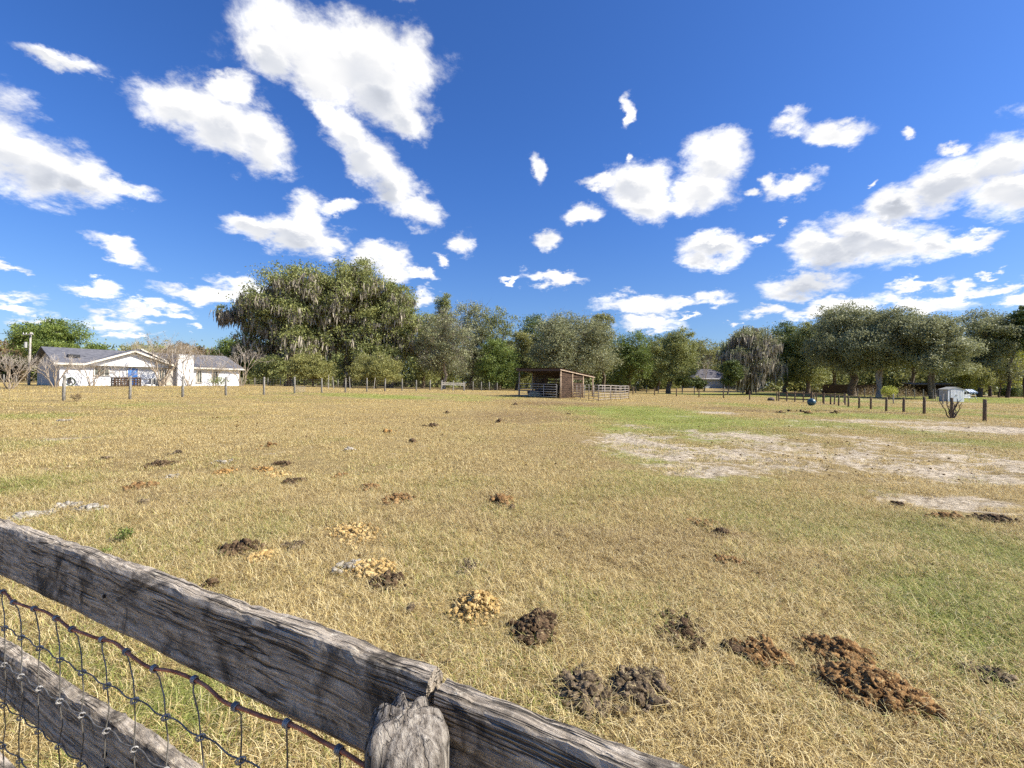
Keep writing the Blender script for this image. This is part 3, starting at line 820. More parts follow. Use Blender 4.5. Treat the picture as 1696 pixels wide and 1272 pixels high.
# ------------------------------------------------------------------ horse shelter
M_roofm = m_noise('rusty_roof_metal', (0.055, 0.035, 0.028), (0.13, 0.085, 0.065), 3, 0.7, 0.3, (1, 8, 1))
M_timber = m_wood('tan_timber', (0.62, 0.47, 0.32), (0.46, 0.33, 0.21), (0.24, 0.16, 0.10), 2, 0.4)
M_timberx = m_wood('tan_timber_edge', (0.66, 0.52, 0.38), (0.50, 0.37, 0.25), (0.26, 0.18, 0.12), 0, 0.4)
S0 = Vector(P(928, 660, 47)); S0.z = H1(S0.x, S0.y)
sdx = Vector((0.5, 0.866, 0)); sdw = Vector((-0.866, 0.5, 0))
shel = thing('horse_shelter', 'open brown timber horse shelter with a sloping dark metal roof in mid field', 'shelter', tuple(S0), 0)
SM = Matrix(((sdx.x, sdw.x, 0), (sdx.y, sdw.y, 0), (0, 0, 1))).to_4x4()
shel.matrix_world = Matrix.Translation(S0) @ SM
Wd, Ln = 4.8, 9.4
def lz(u, v):
    q = S0 + sdx * u + sdw * v; return H1(q.x, q.y) - S0.z
def rh(u): return 2.95 - 0.058 * u
for u in (0, 3.1, 6.25, 9.4):
    for v in (0, Wd):
        if (u, v) in ((3.1, Wd),): pass
        b = MB(); zb = lz(u, v); b.tube([(u, v, zb - .2), (u, v, rh(u) - 0.02)], [0.085, 0.075], 8)
        b.build('post', M_timber, shel, True)
b = MB()  # corrugated roof sheet
nc = 72; 
Vr = []; Fr = []
for i, u in enumerate((-0.45, 3, 6, 9.75)):
    for k in range(nc + 1):
        v = -0.3 + (Wd + 0.6) * k / nc
        Vr.append((u, v, rh(u) + 0.11 + 0.022 * math.sin(k * 2.1)))
for i in range(3):
    for k in range(nc): Fr.append((i*(nc+1)+k, i*(nc+1)+k+1, (i+1)*(nc+1)+k+1, (i+1)*(nc+1)+k))
m0 = len(Vr); Vr += [(x, y, z + 0.012) for x, y, z in Vr]; Fr += [tuple(q + m0 for q in f)[::-1] for f in Fr]
b.add(Vr, Fr); b.build('roof', M_roofm, shel, True)
b = MB(); b.box((-0.36, -0.1, rh(0) - 0.16), (-0.30, Wd + .1, rh(0) + 0.06)); b.box((-.03, -.1, rh(0) - .1), (.03, Wd + .1, rh(0) + .05))
for u in (3.1, 6.25, 9.4): b.box((u - .04, -.1, rh(u) - .12), (u + .04, Wd + .1, rh(u) + .06))
b.build('beam', M_roofm, shel)
b = MB(); b.beam((-0.42, -0.14, rh(-.4) - 0.02), (9.7, -0.14, rh(9.7) - 0.02), 0.045, 0.16); b.beam((-0.42, Wd + 0.14, rh(-.4) - 0.02), (9.7, Wd + 0.14, rh(9.7) - 0.02), 0.045, 0.16)
b.build('roof_edge_board', M_timberx, shel)
def boards(u0, u1, v0, v1, z0_, z1_, hgt=0.18, gap=0.012, skip=()):
    b = MB(); z = z0_; k = 0; g = random.Random(int(u0 * 10 + v0 * 3))
    while z < z1_ - 0.05:
        if k not in skip:
            j = g.uniform(-.006, .006)
            b.beam((u0, v0 + j, z + hgt / 2), (u1, v1 + j, z + hgt / 2), 0.03, hgt)
        z += hgt + gap + g.uniform(0, 0.015); k += 1
    return b
boards(0.09, 3.02, 0.03, 0.03, 0.02, 2.72).build('side_wall', M_board, shel)
boards(3.18, 6.17, 0.03, 0.03, 0.05, 2.55, 0.2, 0.07, skip=(6, 9)).build('side_wall', M_board, shel)
bb = MB(); g = random.Random(8); z = 0.05; k = 0
while z < 2.6:
    v1 = Wd - 0.3
    if k in (9, 11): bb.beam((3.1, 0.1, z + .08), (3.1, 1.5, z + .08), .03, .16, (0, 0, 1)); bb.beam((3.1, 2.9, z + .08), (3.1, v1, z + .08), .03, .16)
    else: bb.beam((3.1, 0.1, z + .08), (3.1, v1, z + .08), .03, .16)
    z += .168; k += 1
bb.build('back_wall', M_board, shel)

# hay and trough inside
M_hay = m_noise('hay', (0.36, 0.28, 0.14), (0.66, 0.56, 0.34), 12, 0.9, 0.8, (1, 1, 3), dist=0.05)
def lump(name, label, cat, c, r, mat, seed, sq=1.0, det=3, rough=0.25, freq=1.6):
    x, y, z = c; me = bpy.data.meshes.new(name)
    import bmesh
    bm = bmesh.new(); bmesh.ops.create_icosphere(bm, subdivisions=det, radius=1)
    for v in bm.verts:
        q = v.co.copy()
        nn = float(fbm(np.array([q.x * freq + q.z * 1.3 + seed]), np.array([q.y * freq - q.z + seed * 2]), seed, 4)[0]) - .5
        s_ = 1 + rough * 2 * nn
        # squarer silhouettes for bales
        if sq != 1.0: q = Vector([math.copysign(abs(a) ** sq, a) for a in q])
        v.co = Vector((q.x * r[0] * s_, q.y * r[1] * s_, q.z * r[2] * s_))
    bm.to_mesh(me); bm.free()
    o = link(name, me, mat, None, (x, y, z), True); tag(o, label, cat); return o
q = S0 + sdx * 1.2 + sdw * 3.5
lump('hay_pile', 'pale heap of hay lying inside the horse shelter behind its front panel', 'hay', (q.x, q.y, H1(q.x, q.y) + .22), (.7, .5, .42), M_hay, 4)
q = S0 + sdx * 2.2 + sdw * 4.0
tr_ = thing('feed_trough', 'low dark feed trough inside the horse shelter left of the hay', 'trough', (q.x, q.y, H1(q.x, q.y)), 0.5)
b = MB()
b.box((-.8, -.35, .3), (.8, .35, .36))
for s_ in (-1, 1):
    b.beam((-.8, s_ * .35, .5), (.8, s_ * .35, .5), .04, .4); b.beam((s_ * .8, -.35, .5), (s_ * .8, .35, .5), .04, .4)
b.build('tub', M_roofm, tr_)
for sx_ in (-.7, .7):
    for sy_ in (-.3, .3):
        b = MB(); b.beam((sx_, sy_, -.05), (sx_, sy_, .3), .07, .07); b.build('leg', M_roofm, tr_)

# ------------------------------------------------------------------ corral panels
M_panelA = m_noise('grey_panel_tube', (0.33, 0.32, 0.30), (0.48, 0.46, 0.43), 4, 0.5, 0.1)
M_panelB = m_noise('tan_panel_tube', (0.36, 0.30, 0.23), (0.55, 0.48, 0.40), 3, 0.6, 0.1)
def panel(label, a, c, mat, nv=3, h=1.42, nr=6):
    a = Vector(a); c = Vector(c); za, zc = H1(a.x, a.y), H1(c.x, c.y)
    o = thing('corral_panel', label, 'fence panel', (a.x, a.y, za), 0, 'metal corral panels around the horse pen')
    A = Vector((0, 0, 0)); C = Vector((c.x - a.x, c.y - a.y, zc - za)); d = (C - A)
    L = d.length; dn_ = d / L; A = A + dn_ * .05; C = C - dn_ * .05; r = 0.026
    b = MB(); rc = .12
    arc = lambda o_, s_: [o_ + Vector((0, 0, h)) - Vector((0, 0, rc)) + (dn_ * s_) * (rc - rc * math.cos(t_)) + Vector((0, 0, rc * math.sin(t_))) for t_ in (0, .5, 1.0, math.pi / 2)]
    b.tube([A + Vector((0, 0, 0.0))] + arc(A, 1) + arc(C, -1)[::-1] + [C], r, 7)
    b.build('frame', mat, o, True)
    for k in range(nr - 1):
        z = 0.16 + (h - 0.16) * k / (nr - 1); b = MB()
        b.tube([A + Vector((0, 0, z)), C + Vector((0, 0, z))], 0.022, 6); b.build('rail', mat, o, True)
    for k in range(1, nv + 1):
        q = A.lerp(C, k / (nv + 1)); b = MB(); b.tube([q + Vector((0, 0, .14)), q + Vector((0, 0, h))], 0.03, 6); b.build('upright', mat, o, True)
q = S0 + sdw * Wd - sdx * 0.25; q0 = S0 - sdx * 0.25 + sdw * 0.25
panel('grey metal panel closing the front of the horse shelter', q, q0, M_panelA, 2)
c0 = S0 + sdx * 3.0 - sdw * 0.15; c1 = Vector(P(991, 664, 41)); c2 = Vector(P(1028, 662, 47)); c3 = Vector(P(1041, 662, 51)); c4 = S0 + sdx * 9.4 - sdw * 0.2
def seg(a, c, i, n): a = Vector(a).to_2d(); c = Vector(c).to_2d(); p_ = a.lerp(c, i / n); q_ = a.lerp(c, (i + 1) / n); return (p_.x, p_.y, 0), (q_.x, q_.y, 0)
L3 = ['tan pen panel joined to the second post of the shelter', 'tan pen panel midway between the shelter and the nearest pen corner', 'tan pen panel ending at the nearest corner of the pen']
for i in range(3): panel(L3[i], *seg(c0, c1, i, 3), M_panelB, 1)
for i, lb in enumerate(('pale pen panel starting at the nearest pen corner, facing the camera', 'pale pen panel facing the camera, second from the nearest pen corner')): panel(lb, *seg(c1, c2, i, 2), M_panelB, 1)
panel('rightmost pen panel at the far right end of the horse pen', c2, c3, M_panelB, 1)
for i, lb in enumerate(('back pen panel seen through the right end of the pen', 'back pen panel next to the rear post of the shelter')): panel(lb, *seg(c3, c4, i, 2), M_panelB, 1)

# ------------------------------------------------------------------ ball, rock, small panel
x, y, _ = P(1344, 667, 43); r_ = 0.365
M_ball = m_noise('blue_green_ball', (0.022, 0.06, 0.085), (0.05, 0.115, 0.14), 3, 0.38, 0.1, spec=0.5)
import bmesh
bm = bmesh.new(); bmesh.ops.create_uvsphere(bm, u_segments=40, v_segments=24, radius=r_)
for v in bm.verts:
    v.co.z *= 0.94
    v.co += v.normal * 0.008 * math.sin(6 * math.atan2(v.co.y, v.co.x)) * (1 - abs(v.co.z) / r_)
me = bpy.data.meshes.new('ball'); bm.to_mesh(me); bm.free()
o = link('ball', me, M_ball, None, (x, y, H1(x, y) + r_ * .92), True); tag(o, 'large dark blue rubber horse ball lying on the field near the right fence', 'ball')
b = MB(); b.tube([(0, 0, r_*.92), (0, 0, r_ * .955)], .035, 10)
b.build('plug', M_roofm, o)
x, y, _ = P(1277, 662, 53.5)
lump('rock', 'rounded brown boulder lying at the far fence left of the blue ball', 'rock', (x, y, H1(x, y) + .16), (.42, .3, .26), m_noise('brown_rock', (.07, .05, .04), (.20, .15, .12), 6, .9, .6), 12, rough=.15)
x, y, _ = P(490, 650, 43.5); x2, y2, _ = P(506, 650, 43.7)
def small_panel():
    o = thing('mesh_gate', 'small pale wire panel standing against the foot of the left fence', 'wire panel', (x, y, H1(x, y)))
    b = MB(); L = x2 - x
    for k in range(6): b.tube([(0, 0, .03 + .1 * k), (L, y2 - y, .03 + .1 * k)], .009, 4)
    for k in range(8): b.tube([(L * k / 7, 0, 0), (L * k / 7, 0, .55)], .009, 4)
    b.build('wire_grid', M_postp, o)
small_panel()

# ------------------------------------------------------------------ shed and play slide
M_shedf = m_noise('white_shed_metal', (0.72, 0.72, 0.72), (0.84, 0.84, 0.83), 2.5, 0.5, 0.1)
M_sheds = m_noise('shaded_side_and_grey_metal', (0.38, 0.37, 0.33), (0.50, 0.48, 0.43), 2, 0.6, 0.2)  # white shed's shaded left wall painted darker; plain grey on other metal parts
M_shedr = m_noise('grey_shed_roof', (0.26, 0.26, 0.23), (0.40, 0.39, 0.36), 3, 0.6, 0.2)
sc_ = Vector(P(1570, 666, 61)); sc_.z = H1(sc_.x, sc_.y)
shed = thing('storage_shed', 'small white metal storage shed with a low grey gable roof beyond the right fence', 'shed', tuple(sc_), R(3))
WX, DY, HH = 2.25, 1.25, 1.62; RZ = 1.92
b = MB()
b.add([(0,0,-.1),(WX,0,-.1),(WX,0,HH),(WX/2,0,RZ),(0,0,HH)], [(0,1,2,3,4)]); b.add([(0,DY,-.1),(WX,DY,-.1),(WX,DY,HH),(WX/2,DY,RZ),(0,DY,HH)], [(4,3,2,1,0)])
b.add([(WX,0,-.1),(WX,DY,-.1),(WX,DY,HH),(WX,0,HH)], [(0,1,2,3)])
for k in range(7): b.box((.1 + k * .32, DY, 0), (.14 + k * .32, DY + .015, HH))
b.build('wall', M_shedf, shed)
b = MB(); b.add([(0,DY,-.1),(0,0,-.1),(0,0,HH),(0,DY,HH)], [(0,1,2,3)])
for k in range(8): b.box((-.015, .06 + k * .27, 0), (0, .10 + k * .27, HH))
b.build('side_wall', M_sheds, shed)
b = MB(); o_ = .09
for s_ in (0, 1):
    xe = -o_ if s_ == 0 else WX + o_
    pts = [(xe, -o_, HH - .02), (WX/2, -o_, RZ + .02), (WX/2, DY + o_, RZ + .02), (xe, DY + o_, HH - .02)]
    b.slab(pts if s_ == 0 else pts[::-1], (0, 0, .05))
b.build('roof', M_shedr, shed)
for s_ in (0, 1):
    b = MB(); xa = .33 + s_ * .80
    b.box((xa, -.03, .02), (xa + .79, -.004, HH - .08))
    for k in range(4): b.box((xa + .06 + k * .19, -.042, .08), (xa + .10 + k * .19, -.03, HH - .14))
    d_ = b.build('door', M_shedf, shed)
    b = MB(); b.box((xa + (.68 if s_ == 0 else .06), -.075, .8), (xa + (.72 if s_ == 0 else .10), -.042, .95)); b.build('handle', M_sheds, d_)
b = MB(); b.box((.27, -.025, 0), (.32, -.003, HH - .06)); b.box((1.93, -.025, 0), (1.98, -.003, HH - .06)); b.box((.27, -.026, HH - .06), (1.98, -.003, HH - .01)); b.build('door_frame', M_shedr, shed)
# striped canopy swing
t = NT('striped_canvas'); c = t.coord(); sx_ = t.n('ShaderNodeSeparateXYZ'); t.l(c, sx_.inputs[0])
fr = t.math('FRACT', t.math('MULTIPLY', sx_.outputs[0], 2.6))
M_stripe = t.out(t.pbsdf(t.mix(t.math('GREATER_THAN', fr, 0.5), (0.62, 0.64, 0.66), (0.10, 0.16, 0.24)), .8))
M_blue = m_noise('blue_cloth', (.07, .14, .26), (.12, .22, .36), 4, .8)
x, y, _ = P(1599, 664, 62); z = H1(x, y)
sw = thing('canopy_swing', 'garden swing seat with a blue and white striped canopy beside the grey shed', 'swing', (x, y, z), R(3))
b = MB(); b.slab([(0, -.5, 1.25), (1.2, -.5, 1.25), (1.15, .1, 1.62), (0.05, .1, 1.62)], (0, 0, .03)); b.slab([(0.05, .1, 1.62), (1.15, .1, 1.62), (1.2, .6, 1.3), (0, .6, 1.3)], (0, 0, .03)); b.build('canopy', M_stripe, sw)
b = MB(); b.beam((.0, -.48, 1.2), (1.2, -.48, 1.2), .02, .16); b.build('valance', M_blue, sw)
for u in (0.03, 1.17):
    b = MB(); b.tube([(u, -.5, 0), (u, -.05, 1.3), (u, .1, 1.6)], .03, 6); b.tube([(u, .6, 0), (u, .1, 1.6)], .03, 6); b.build('leg', M_shedf, sw, True)
b = MB(); b.box((.12, -.15, .45), (1.08, .35, .52)); b.beam((.12, .38, .75), (1.08, .38, .75), .05, .5); b.build('seat', M_shedf, sw)
# ------------------------------------------------------------------ white house on the left
M_white = m_noise('white_painted_wall', (0.74, 0.73, 0.70), (0.84, 0.83, 0.80), 3, 0.7, 0.15)
M_trim = m_noise('cream_trim', (0.66, 0.60, 0.48), (0.80, 0.74, 0.62), 4, 0.6, 0.1)
M_soffit = m_noise('tan_soffit', (0.46, 0.41, 0.33), (0.56, 0.50, 0.41), 4, 0.8, 0.1)
M_shing = m_noise('grey_shingles', (0.085, 0.085, 0.095), (0.19, 0.185, 0.19), 2.5, 0.85, 0.5, (1, 1, 6), detail=7)
M_shing2 = m_noise('dark_shingles', (0.06, 0.055, 0.06), (0.15, 0.14, 0.145), 2.5, 0.85, 0.5, (1, 1, 6), detail=7)
M_glass = m_noise('dim_window_glass', (0.05, 0.06, 0.055), (0.20, 0.20, 0.16), 2.0, 0.12, 0.0, spec=0.6)
M_bluedoor = m_noise('blue_door_paint', (0.03, 0.15, 0.50), (0.10, 0.32, 0.72), 2.2, 0.45, 0.1)
M_dark = m_noise('dark_iron', (0.02, 0.02, 0.022), (0.05, 0.05, 0.05), 9, 0.7, 0.2)
M_garden = m_noise('garden_green', (0.03, 0.05, 0.02), (0.09, 0.12, 0.05), 7, 0.8, 0.5)
HA = Vector((-49.9, 50.8, 0)); HB = Vector((-39.2, 66.0, 0)); HU = (HB - HA).normalized(); HN = Vector((HU.y, -HU.x, 0))
hz = 0.5 * (H1(HA.x, HA.y) + H1(HB.x, HB.y))
house = thing('house', 'long white single storey house with a grey shingle roof and blue door on the left', 'house', (HA.x, HA.y, hz))
house.matrix_world = Matrix.Translation((HA.x, HA.y, hz)) @ Matrix(((HU.x, -HN.x, 0), (HU.y, -HN.y, 0), (0, 0, 1))).to_4x4()
# local: x along the front, y into the house (away from the viewer), z up
def hu(px):
    k = (px - 848) / FPX
    return (k * HA.y - HA.x) / (HU.x - k * HU.y)
def hzl(py, px):
    u = hu(px); d = HA.y + HU.y * u
    return P(px, py, d)[2] - hz
HL = hu(396); HD_ = 11.0; EV = 2.55; RZH = 4.35
b = MB()
b.add([(0,0,-.4),(HL,0,-.4),(HL,0,EV),(0,0,EV)], [(0,1,2,3)])
b.add([(HL,0,-.4),(HL,HD_,-.4),(HL,HD_,EV),(HL,HD_/2,RZH-.1),(HL,0,EV)], [(0,1,2,3,4)])
b.add([(0,HD_,-.4),(HL,HD_,-.4),(HL,HD_,EV),(0,HD_,EV)], [(3,2,1,0)])
b.build('wall', M_white, house)
b = MB(); b.add([(0,0,-.4),(0,HD_,-.4),(0,HD_,EV),(0,HD_/2,RZH-.1),(0,0,EV)], [(4,3,2,1,0)])
for k in range(20): b.box((-.02, .1 + k * .55, -.3), (0, .13 + k * .55, EV))
b.build('gable_wall', m_noise('shade_toned_plank_wall', (0.60, 0.53, 0.43), (0.72, 0.64, 0.53), 3, .8, .2), house)  # shade tone put into the colour: tan offsets blue skylight on this end
# main roof
def roofplane(b, pts, t_=0.12): b.slab(pts, (0, 0, t_))
ov = 0.55
def zr(y): return EV + (RZH - EV) * (y + 0) / (HD_ / 2)
b = MB()
ga_, gb_ = hu(150) - .8, hu(283) + .8
roofplane(b, [(-.6, -ov, zr(-ov)), (ga_, -ov, zr(-ov)), (ga_, HD_/2, RZH), (-.6, HD_/2, RZH)])
roofplane(b, [(ga_, .1, zr(.1)), (gb_, .1, zr(.1)), (gb_, HD_/2, RZH), (ga_, HD_/2, RZH)])
roofplane(b, [(gb_, -ov, zr(-ov)), (HL + .5, -ov, zr(-ov)), (HL + .5, HD_/2, RZH), (gb_, HD_/2, RZH)])
roofplane(b, [(-.6, HD_/2, RZH), (HL + .5, HD_/2, RZH), (HL + .5, HD_ + ov, zr(-ov)), (-.6, HD_ + ov, zr(-ov))])
b.build('roof', M_shing, house)
b = MB(); b.beam((-.6, -ov - .02, zr(-ov) + .04), (ga_, -ov - .02, zr(-ov) + .04), .04, .20); b.build('fascia', M_trim, house)
b = MB(); b.beam((gb_, -ov - .02, zr(-ov) + .04), (HL + .5, -ov - .02, zr(-ov) + .04), .04, .20); b.build('fascia', M_trim, house)
# front gable
g0, g1, gp = hu(150), hu(283), hu(217)
gp = (g0 + g1) / 2; GH = 4.15
b = MB()
yo = -0.6
for s_, gx_ in ((0, g0 - .8), (1, g1 + .8)):
    ze = EV - 0.25
    pts = [(gx_, yo, ze), (gp, yo, GH), (gp, HD_/2, GH), (gx_, HD_/2, ze)]
    roofplane(b, pts if s_ == 0 else pts[::-1], .13)
b.build('gable_roof', M_shing, house)
b = MB(); b.slab([(g0, -.06, EV - .05), (g1, -.06, EV - .05), (gp, -.06, GH - .12)], (0, .05, 0)); b.build('gable_face', M_white, house)
for s_, gx_ in ((0, g0 - .8), (1, g1 + .8)):
    b = MB(); b.beam((gx_, yo - .03, EV - .19), (gp, yo - .03, GH + .05), .05, .20); b.build('fascia', M_trim, house)
# second, higher gable edge behind it to the right
b = MB(); g2 = hu(292) + .3
b.beam((gp + .9, yo + 1.1, GH + .42), (g2, yo + 1.1, EV + .05), .05, .16)
b.build('fascia', M_trim, house)
b = MB(); g3 = gp + .9 - (g2 - gp - .9)
roofplane(b, [(g2, yo + 1.15, EV + .02), (gp + .9, yo + 1.15, GH + .34), (gp + .9, HD_/2, GH + .34), (g2, HD_/2, EV + .02)][::-1], .08)
roofplane(b, [(g3, yo + 1.15, EV + .02), (gp + .9, yo + 1.15, GH + .34), (gp + .9, HD_/2, GH + .34), (g3, HD_/2, EV + .02)], .08)
b.slab([(g3, yo + 1.2, EV), (g2, yo + 1.2, EV), (gp + .9, yo + 1.2, GH + .33)], (0, .06, 0))
b.build('gable_roof', M_shing, house)
b = MB(); b.slab([(g0 - .75, yo + .02, EV - .3), (g0 - .7, -.08, EV - .3), (gp, -.08, GH - .06), (gp, yo + .02, GH - .06)], (0, 0, .02)); b.slab([(g1 + .75, yo + .02, EV - .3), (g1 + .7, -.08, EV - .3), (gp, -.08, GH - .06), (gp, yo + .02, GH - .06)][::-1], (0, 0, .02))
b.slab([(-.55, -ov, zr(-ov) - .05), (HL, -ov, zr(-ov) - .05), (HL, 0, zr(-ov) - .05), (-.55, 0, zr(-ov) - .05)], (0, 0, .02)); b.build('soffit', M_soffit, house)
# chimney
c0_, c1_ = hu(289), hu(315); ct = hzl(589, 300)
b = MB(); b.box((c0_, -1.0, -.4), (c1_, .3, ct)); b.box((c0_ - .04, -1.04, ct), (c1_ + .04, .34, ct + .08)); ch = b.build('chimney', M_white, house)
b = MB(); b.box((c0_ - 1.0, -.35, -.4), (c0_ - .003, -.004, EV - .3)); b.build('chimney_shoulder', M_soffit, house)
def window(px0, px1, y0_, y1_, mull=2, lab=None):
    u0, u1 = hu(px0), hu(px1); w0, w1 = y0_, y1_
    b = MB(); f = .09
    b.box((u0, -.09, w0), (u0 + f, -.003, w1)); b.box((u1 - f, -.09, w0), (u1, -.003, w1))
    b.box((u0 + f, -.09, w1 - f), (u1 - f, -.003, w1)); b.box((u0 - .05, -.14, w0 - .07), (u1 + .05, -.003, w0)); 
    for k in range(1, mull): c = u0 + (u1 - u0) * k / mull; b.box((c - .025, -.07, w0), (c + .025, -.04, w1 - f))
    fr_ = b.build('window', M_trim, house)
    b = MB(); b.box((u0 + f, -.05, w0), (u1 - f, -.02, w1 - f)); b.build('pane', M_glass, fr_)
window(155, 181, 1.25, 2.25, 3); window(325, 334, .5, 2.1, 2); window(351, 361, .75, 2.1, 2); window(263, 272, .8, 2.1, 2)
u0, u1 = hu(211.5), hu(227.5)
b = MB(); b.box((u0 - .09, -.10, 0), (u0, -.003, 2.14)); b.box((u1, -.10, 0), (u1 + .09, -.003, 2.14)); b.box((u0 - .09, -.10, 2.14), (u1 + .09, -.003, 2.22)); b.build('door_frame', M_trim, house)
b = MB(); b.box((u0, -.07, .03), (u1, -.02, 2.14))
for a in (.15, 1.05):
    b.box((u0 + .14, -.095, a), (u1 - .14, -.07, a + .8))
dr = b.build('door', M_bluedoor, house)
b = MB(); b.box((u1 - .14, -.13, 1.0), (u1 - .06, -.07, 1.1)); b.build('handle', M_dark, dr)
b = MB(); b.box((u0 - .4, -1.2, -.2), (u1 + .6, -.003, 0.02)); b.build('doorstep', M_soffit, house)
# skylight / vents on roof
b = MB(); vx, vy = hu(128), 1.7; b.box((vx - .5, vy - .3, zr(vy) + .1), (vx + .5, vy + .4, zr(vy) + .45)); b.build('roof_vent', M_dark, house)
HM = house.matrix_world.copy()
def hp(px, y_, z_=None):
    v = HM @ Vector((hu(px), y_, 0)); return v.x, v.y, H1(v.x, v.y)
# objects by the house
x, y, z = hp(197, -2.6)
o = thing('lattice_crate', 'dark red-brown lattice crate standing on the lawn left of the blue door', 'crate', (x, y, z), math.atan2(HU.y, HU.x))
b = MB()
for k in range(9):
    u = -1.2 + k * .3; b.box((u - .06, -.5, 0), (u + .06, -.46, 1.0)); b.box((u - .06, .46, 0), (u + .06, .5, 1.0))
for k in range(4): b.box((-1.26, -.53, .1 + k * .26), (1.26, -.50, .22 + k * .26)); b.box((-1.26, .5, .1 + k * .26), (1.26, .53, .22 + k * .26))
for s_ in (-1.26, 1.23):
    for k in range(4): b.box((s_, -.5, .1 + k * .26), (s_ + .03, .5, .22 + k * .26))
b.build('slats', M_board, o)
b = MB(); b.slab([(-1.3, -.56, 1.02), (1.3, -.56, 1.02), (1.3, .56, 1.02), (-1.3, .56, 1.02)], (0, 0, .06)); b.build('lid', M_postd, o)
x, y, z = hp(252, -1.6)
o = thing('air_conditioner', 'grey box air conditioner unit on the ground between the blue door and big bare tree', 'air conditioner', (x, y, z), math.atan2(HU.y, HU.x))
b = MB(); b.box((-.7, -.4, .05), (.7, .4, .95)); b.box((-.75, -.45, -.1), (.75, .45, .05)); b.build('casing', M_sheds, o)
b = MB()
for k in range(8): b.box((-.6, -.42, .15 + k * .09), (.6, -.40, .19 + k * .09))
b.build('grille', M_dark, o)
for i, (px, lb) in enumerate(((233, 'pale stone lying nearest to the blue door'), (240, 'pale stone second from the blue door'), (255, 'pale stone lying under the grey air conditioner unit'))):
    x, y, z = hp(px, -2.4); lump('stone', lb, 'stone', (x, y, z + .08), (.42, .22, .17), M_trim, 30 + i, det=2, rough=.2)
x, y, z = hp(115, -.35)
o = thing('garden_hose', 'dark green coiled garden hose leaning on the white wall near its left corner', 'hose', (x, y, z), math.atan2(HU.y, HU.x))
b = MB(); b.tube([((.42 - .01 * (k // 24)) * math.cos(k * .262), .02 * (k // 24), .5 + (.46 - .01 * (k // 24)) * math.sin(k * .262)) for k in range(120)], .035, 6); b.build('coil', M_garden, o, True)
b = MB(); b.box((-.12, .14, .35), (.12, .30, .9)); b.build('hanger', M_dark, o)
# low rail in front of the wall
x, y, z = hp(186, -1.3); x2, y2, z2 = hp(243, -1.3); L = math.hypot(x2 - x, y2 - y)
o = thing('hitching_rail', 'thin low grey rail standing along the white wall on both sides of the blue door', 'rail', (x, y, z), math.atan2(HU.y, HU.x))
b = MB(); b.tube([(0, 0, .85), (L, 0, .85)], .035, 6); b.build('bar', M_post, o, True)
for k in range(4): b = MB(); b.tube([(L * k / 3, 0, -.1), (L * k / 3, 0, .85)], .04, 6); b.build('leg', M_post, o, True)
# utility pole
x, y, _ = P(48, 638, 56); z = H1(x, y)
up = thing('utility_pole', 'slender pale utility pole with a short crossarm left of the white house', 'utility pole', (x, y, z))
b = MB(); b.tube([(0, 0, -.3), (0.02, 0, 3), (.12, 0, 6.4)], [.14, .12, .09], 8); b.build('pole', M_postp, up, True)
b = MB(); b.beam((-.75, -.12, 6.1), (.55, -.12, 6.15), .09, .12); b.build('crossarm', M_postp, up)
for u in (-.65, -.3, .45):
    b = MB(); b.tube([(u, -.12, 6.18), (u, -.12, 6.34)], [.04, .03], 6); b.build('insulator', M_white, up)
b = MB(); b.tube([(-.35, -.1, 4.5), (-.35, -.1, 5.2)], .16, 8); b.beam((-.35, -.1, 4.9), (.05, 0, 4.9), .05, .05); b.build('transformer', M_sheds, up)
w1 = HM @ Vector((2.6, 2.0, zr(2.0) + .2)); w1 = w1 - Vector((x, y, z))
b = MB(); a = Vector((.1, -.1, 5.95)); b.tube([a.lerp(w1, k / 8) - Vector((0, 0, .5 * 4 * (k / 8) * (1 - k / 8) * .6)) for k in range(9)], .018, 4); b.build('service_wire', M_dark, up)
b = MB(); a = Vector((-.65, -.12, 6.3)); w2 = Vector((-30, -6, 6.8)); b.tube([a.lerp(w2, k / 8) - Vector((0, 0, (k / 8) * (1 - k / 8) * 3)) for k in range(9)], .015, 4); b.build('power_line', M_dark, up)

# ------------------------------------------------------------------ hip roofed house, far right of centre
h2p = Vector(P(1148, 643, 118)); h2p.z = H1(h2p.x, h2p.y)
M_bluew = m_noise('pale_blue_wall', (0.36, 0.40, 0.42), (0.48, 0.52, 0.54), 1.5, .8, .1)
h2 = thing('house', 'pale blue house with a dark hip roof half hidden behind the centre right trees', 'house', tuple(h2p), R(8))
W2, D2, E2, R2 = 13.0, 11.0, 2.5, 5.2
b = MB(); b.box((0, 0, -.5), (W2, D2, E2)); b.build('wall', M_bluew, h2)
b = MB(); o_ = .6
e = [(-o_, -o_, E2), (W2 + o_, -o_, E2), (W2 + o_, D2 + o_, E2), (-o_, D2 + o_, E2)]
r0_, r1_ = (W2 * .42, D2 / 2, R2), (W2 * .62, D2 / 2, R2)
b.add([*e, r0_, r1_], [(0,1,5,4), (1,2,5), (2,3,4,5), (3,0,4), (3,2,1,0)]); b.build('roof', M_shing2, h2)
b = MB(); b.beam((-o_, -o_ - .03, E2 + .01), (W2 + o_, -o_ - .03, E2 + .01), .06, .2); b.build('fascia', M_white, h2)
b = MB(); b.box((7.2, -2.2, 2.35), (W2, -.65, 2.6)); b.build('porch_roof', M_white, h2)
for u in (7.3, 10, 12.8):
    b = MB(); b.box((u, -2.15, -.4), (u + .18, -1.97, 2.35)); b.build('porch_column', M_white, h2)
for u, w_ in ((8.2, 1.2), (10.4, 1.4), (2.4, 1.2)):
    b = MB(); b.box((u, -.06, .1 if u > 8 and u < 9 else .8), (u + w_, -.003, 2.1)); b.build('window', M_glass, h2)
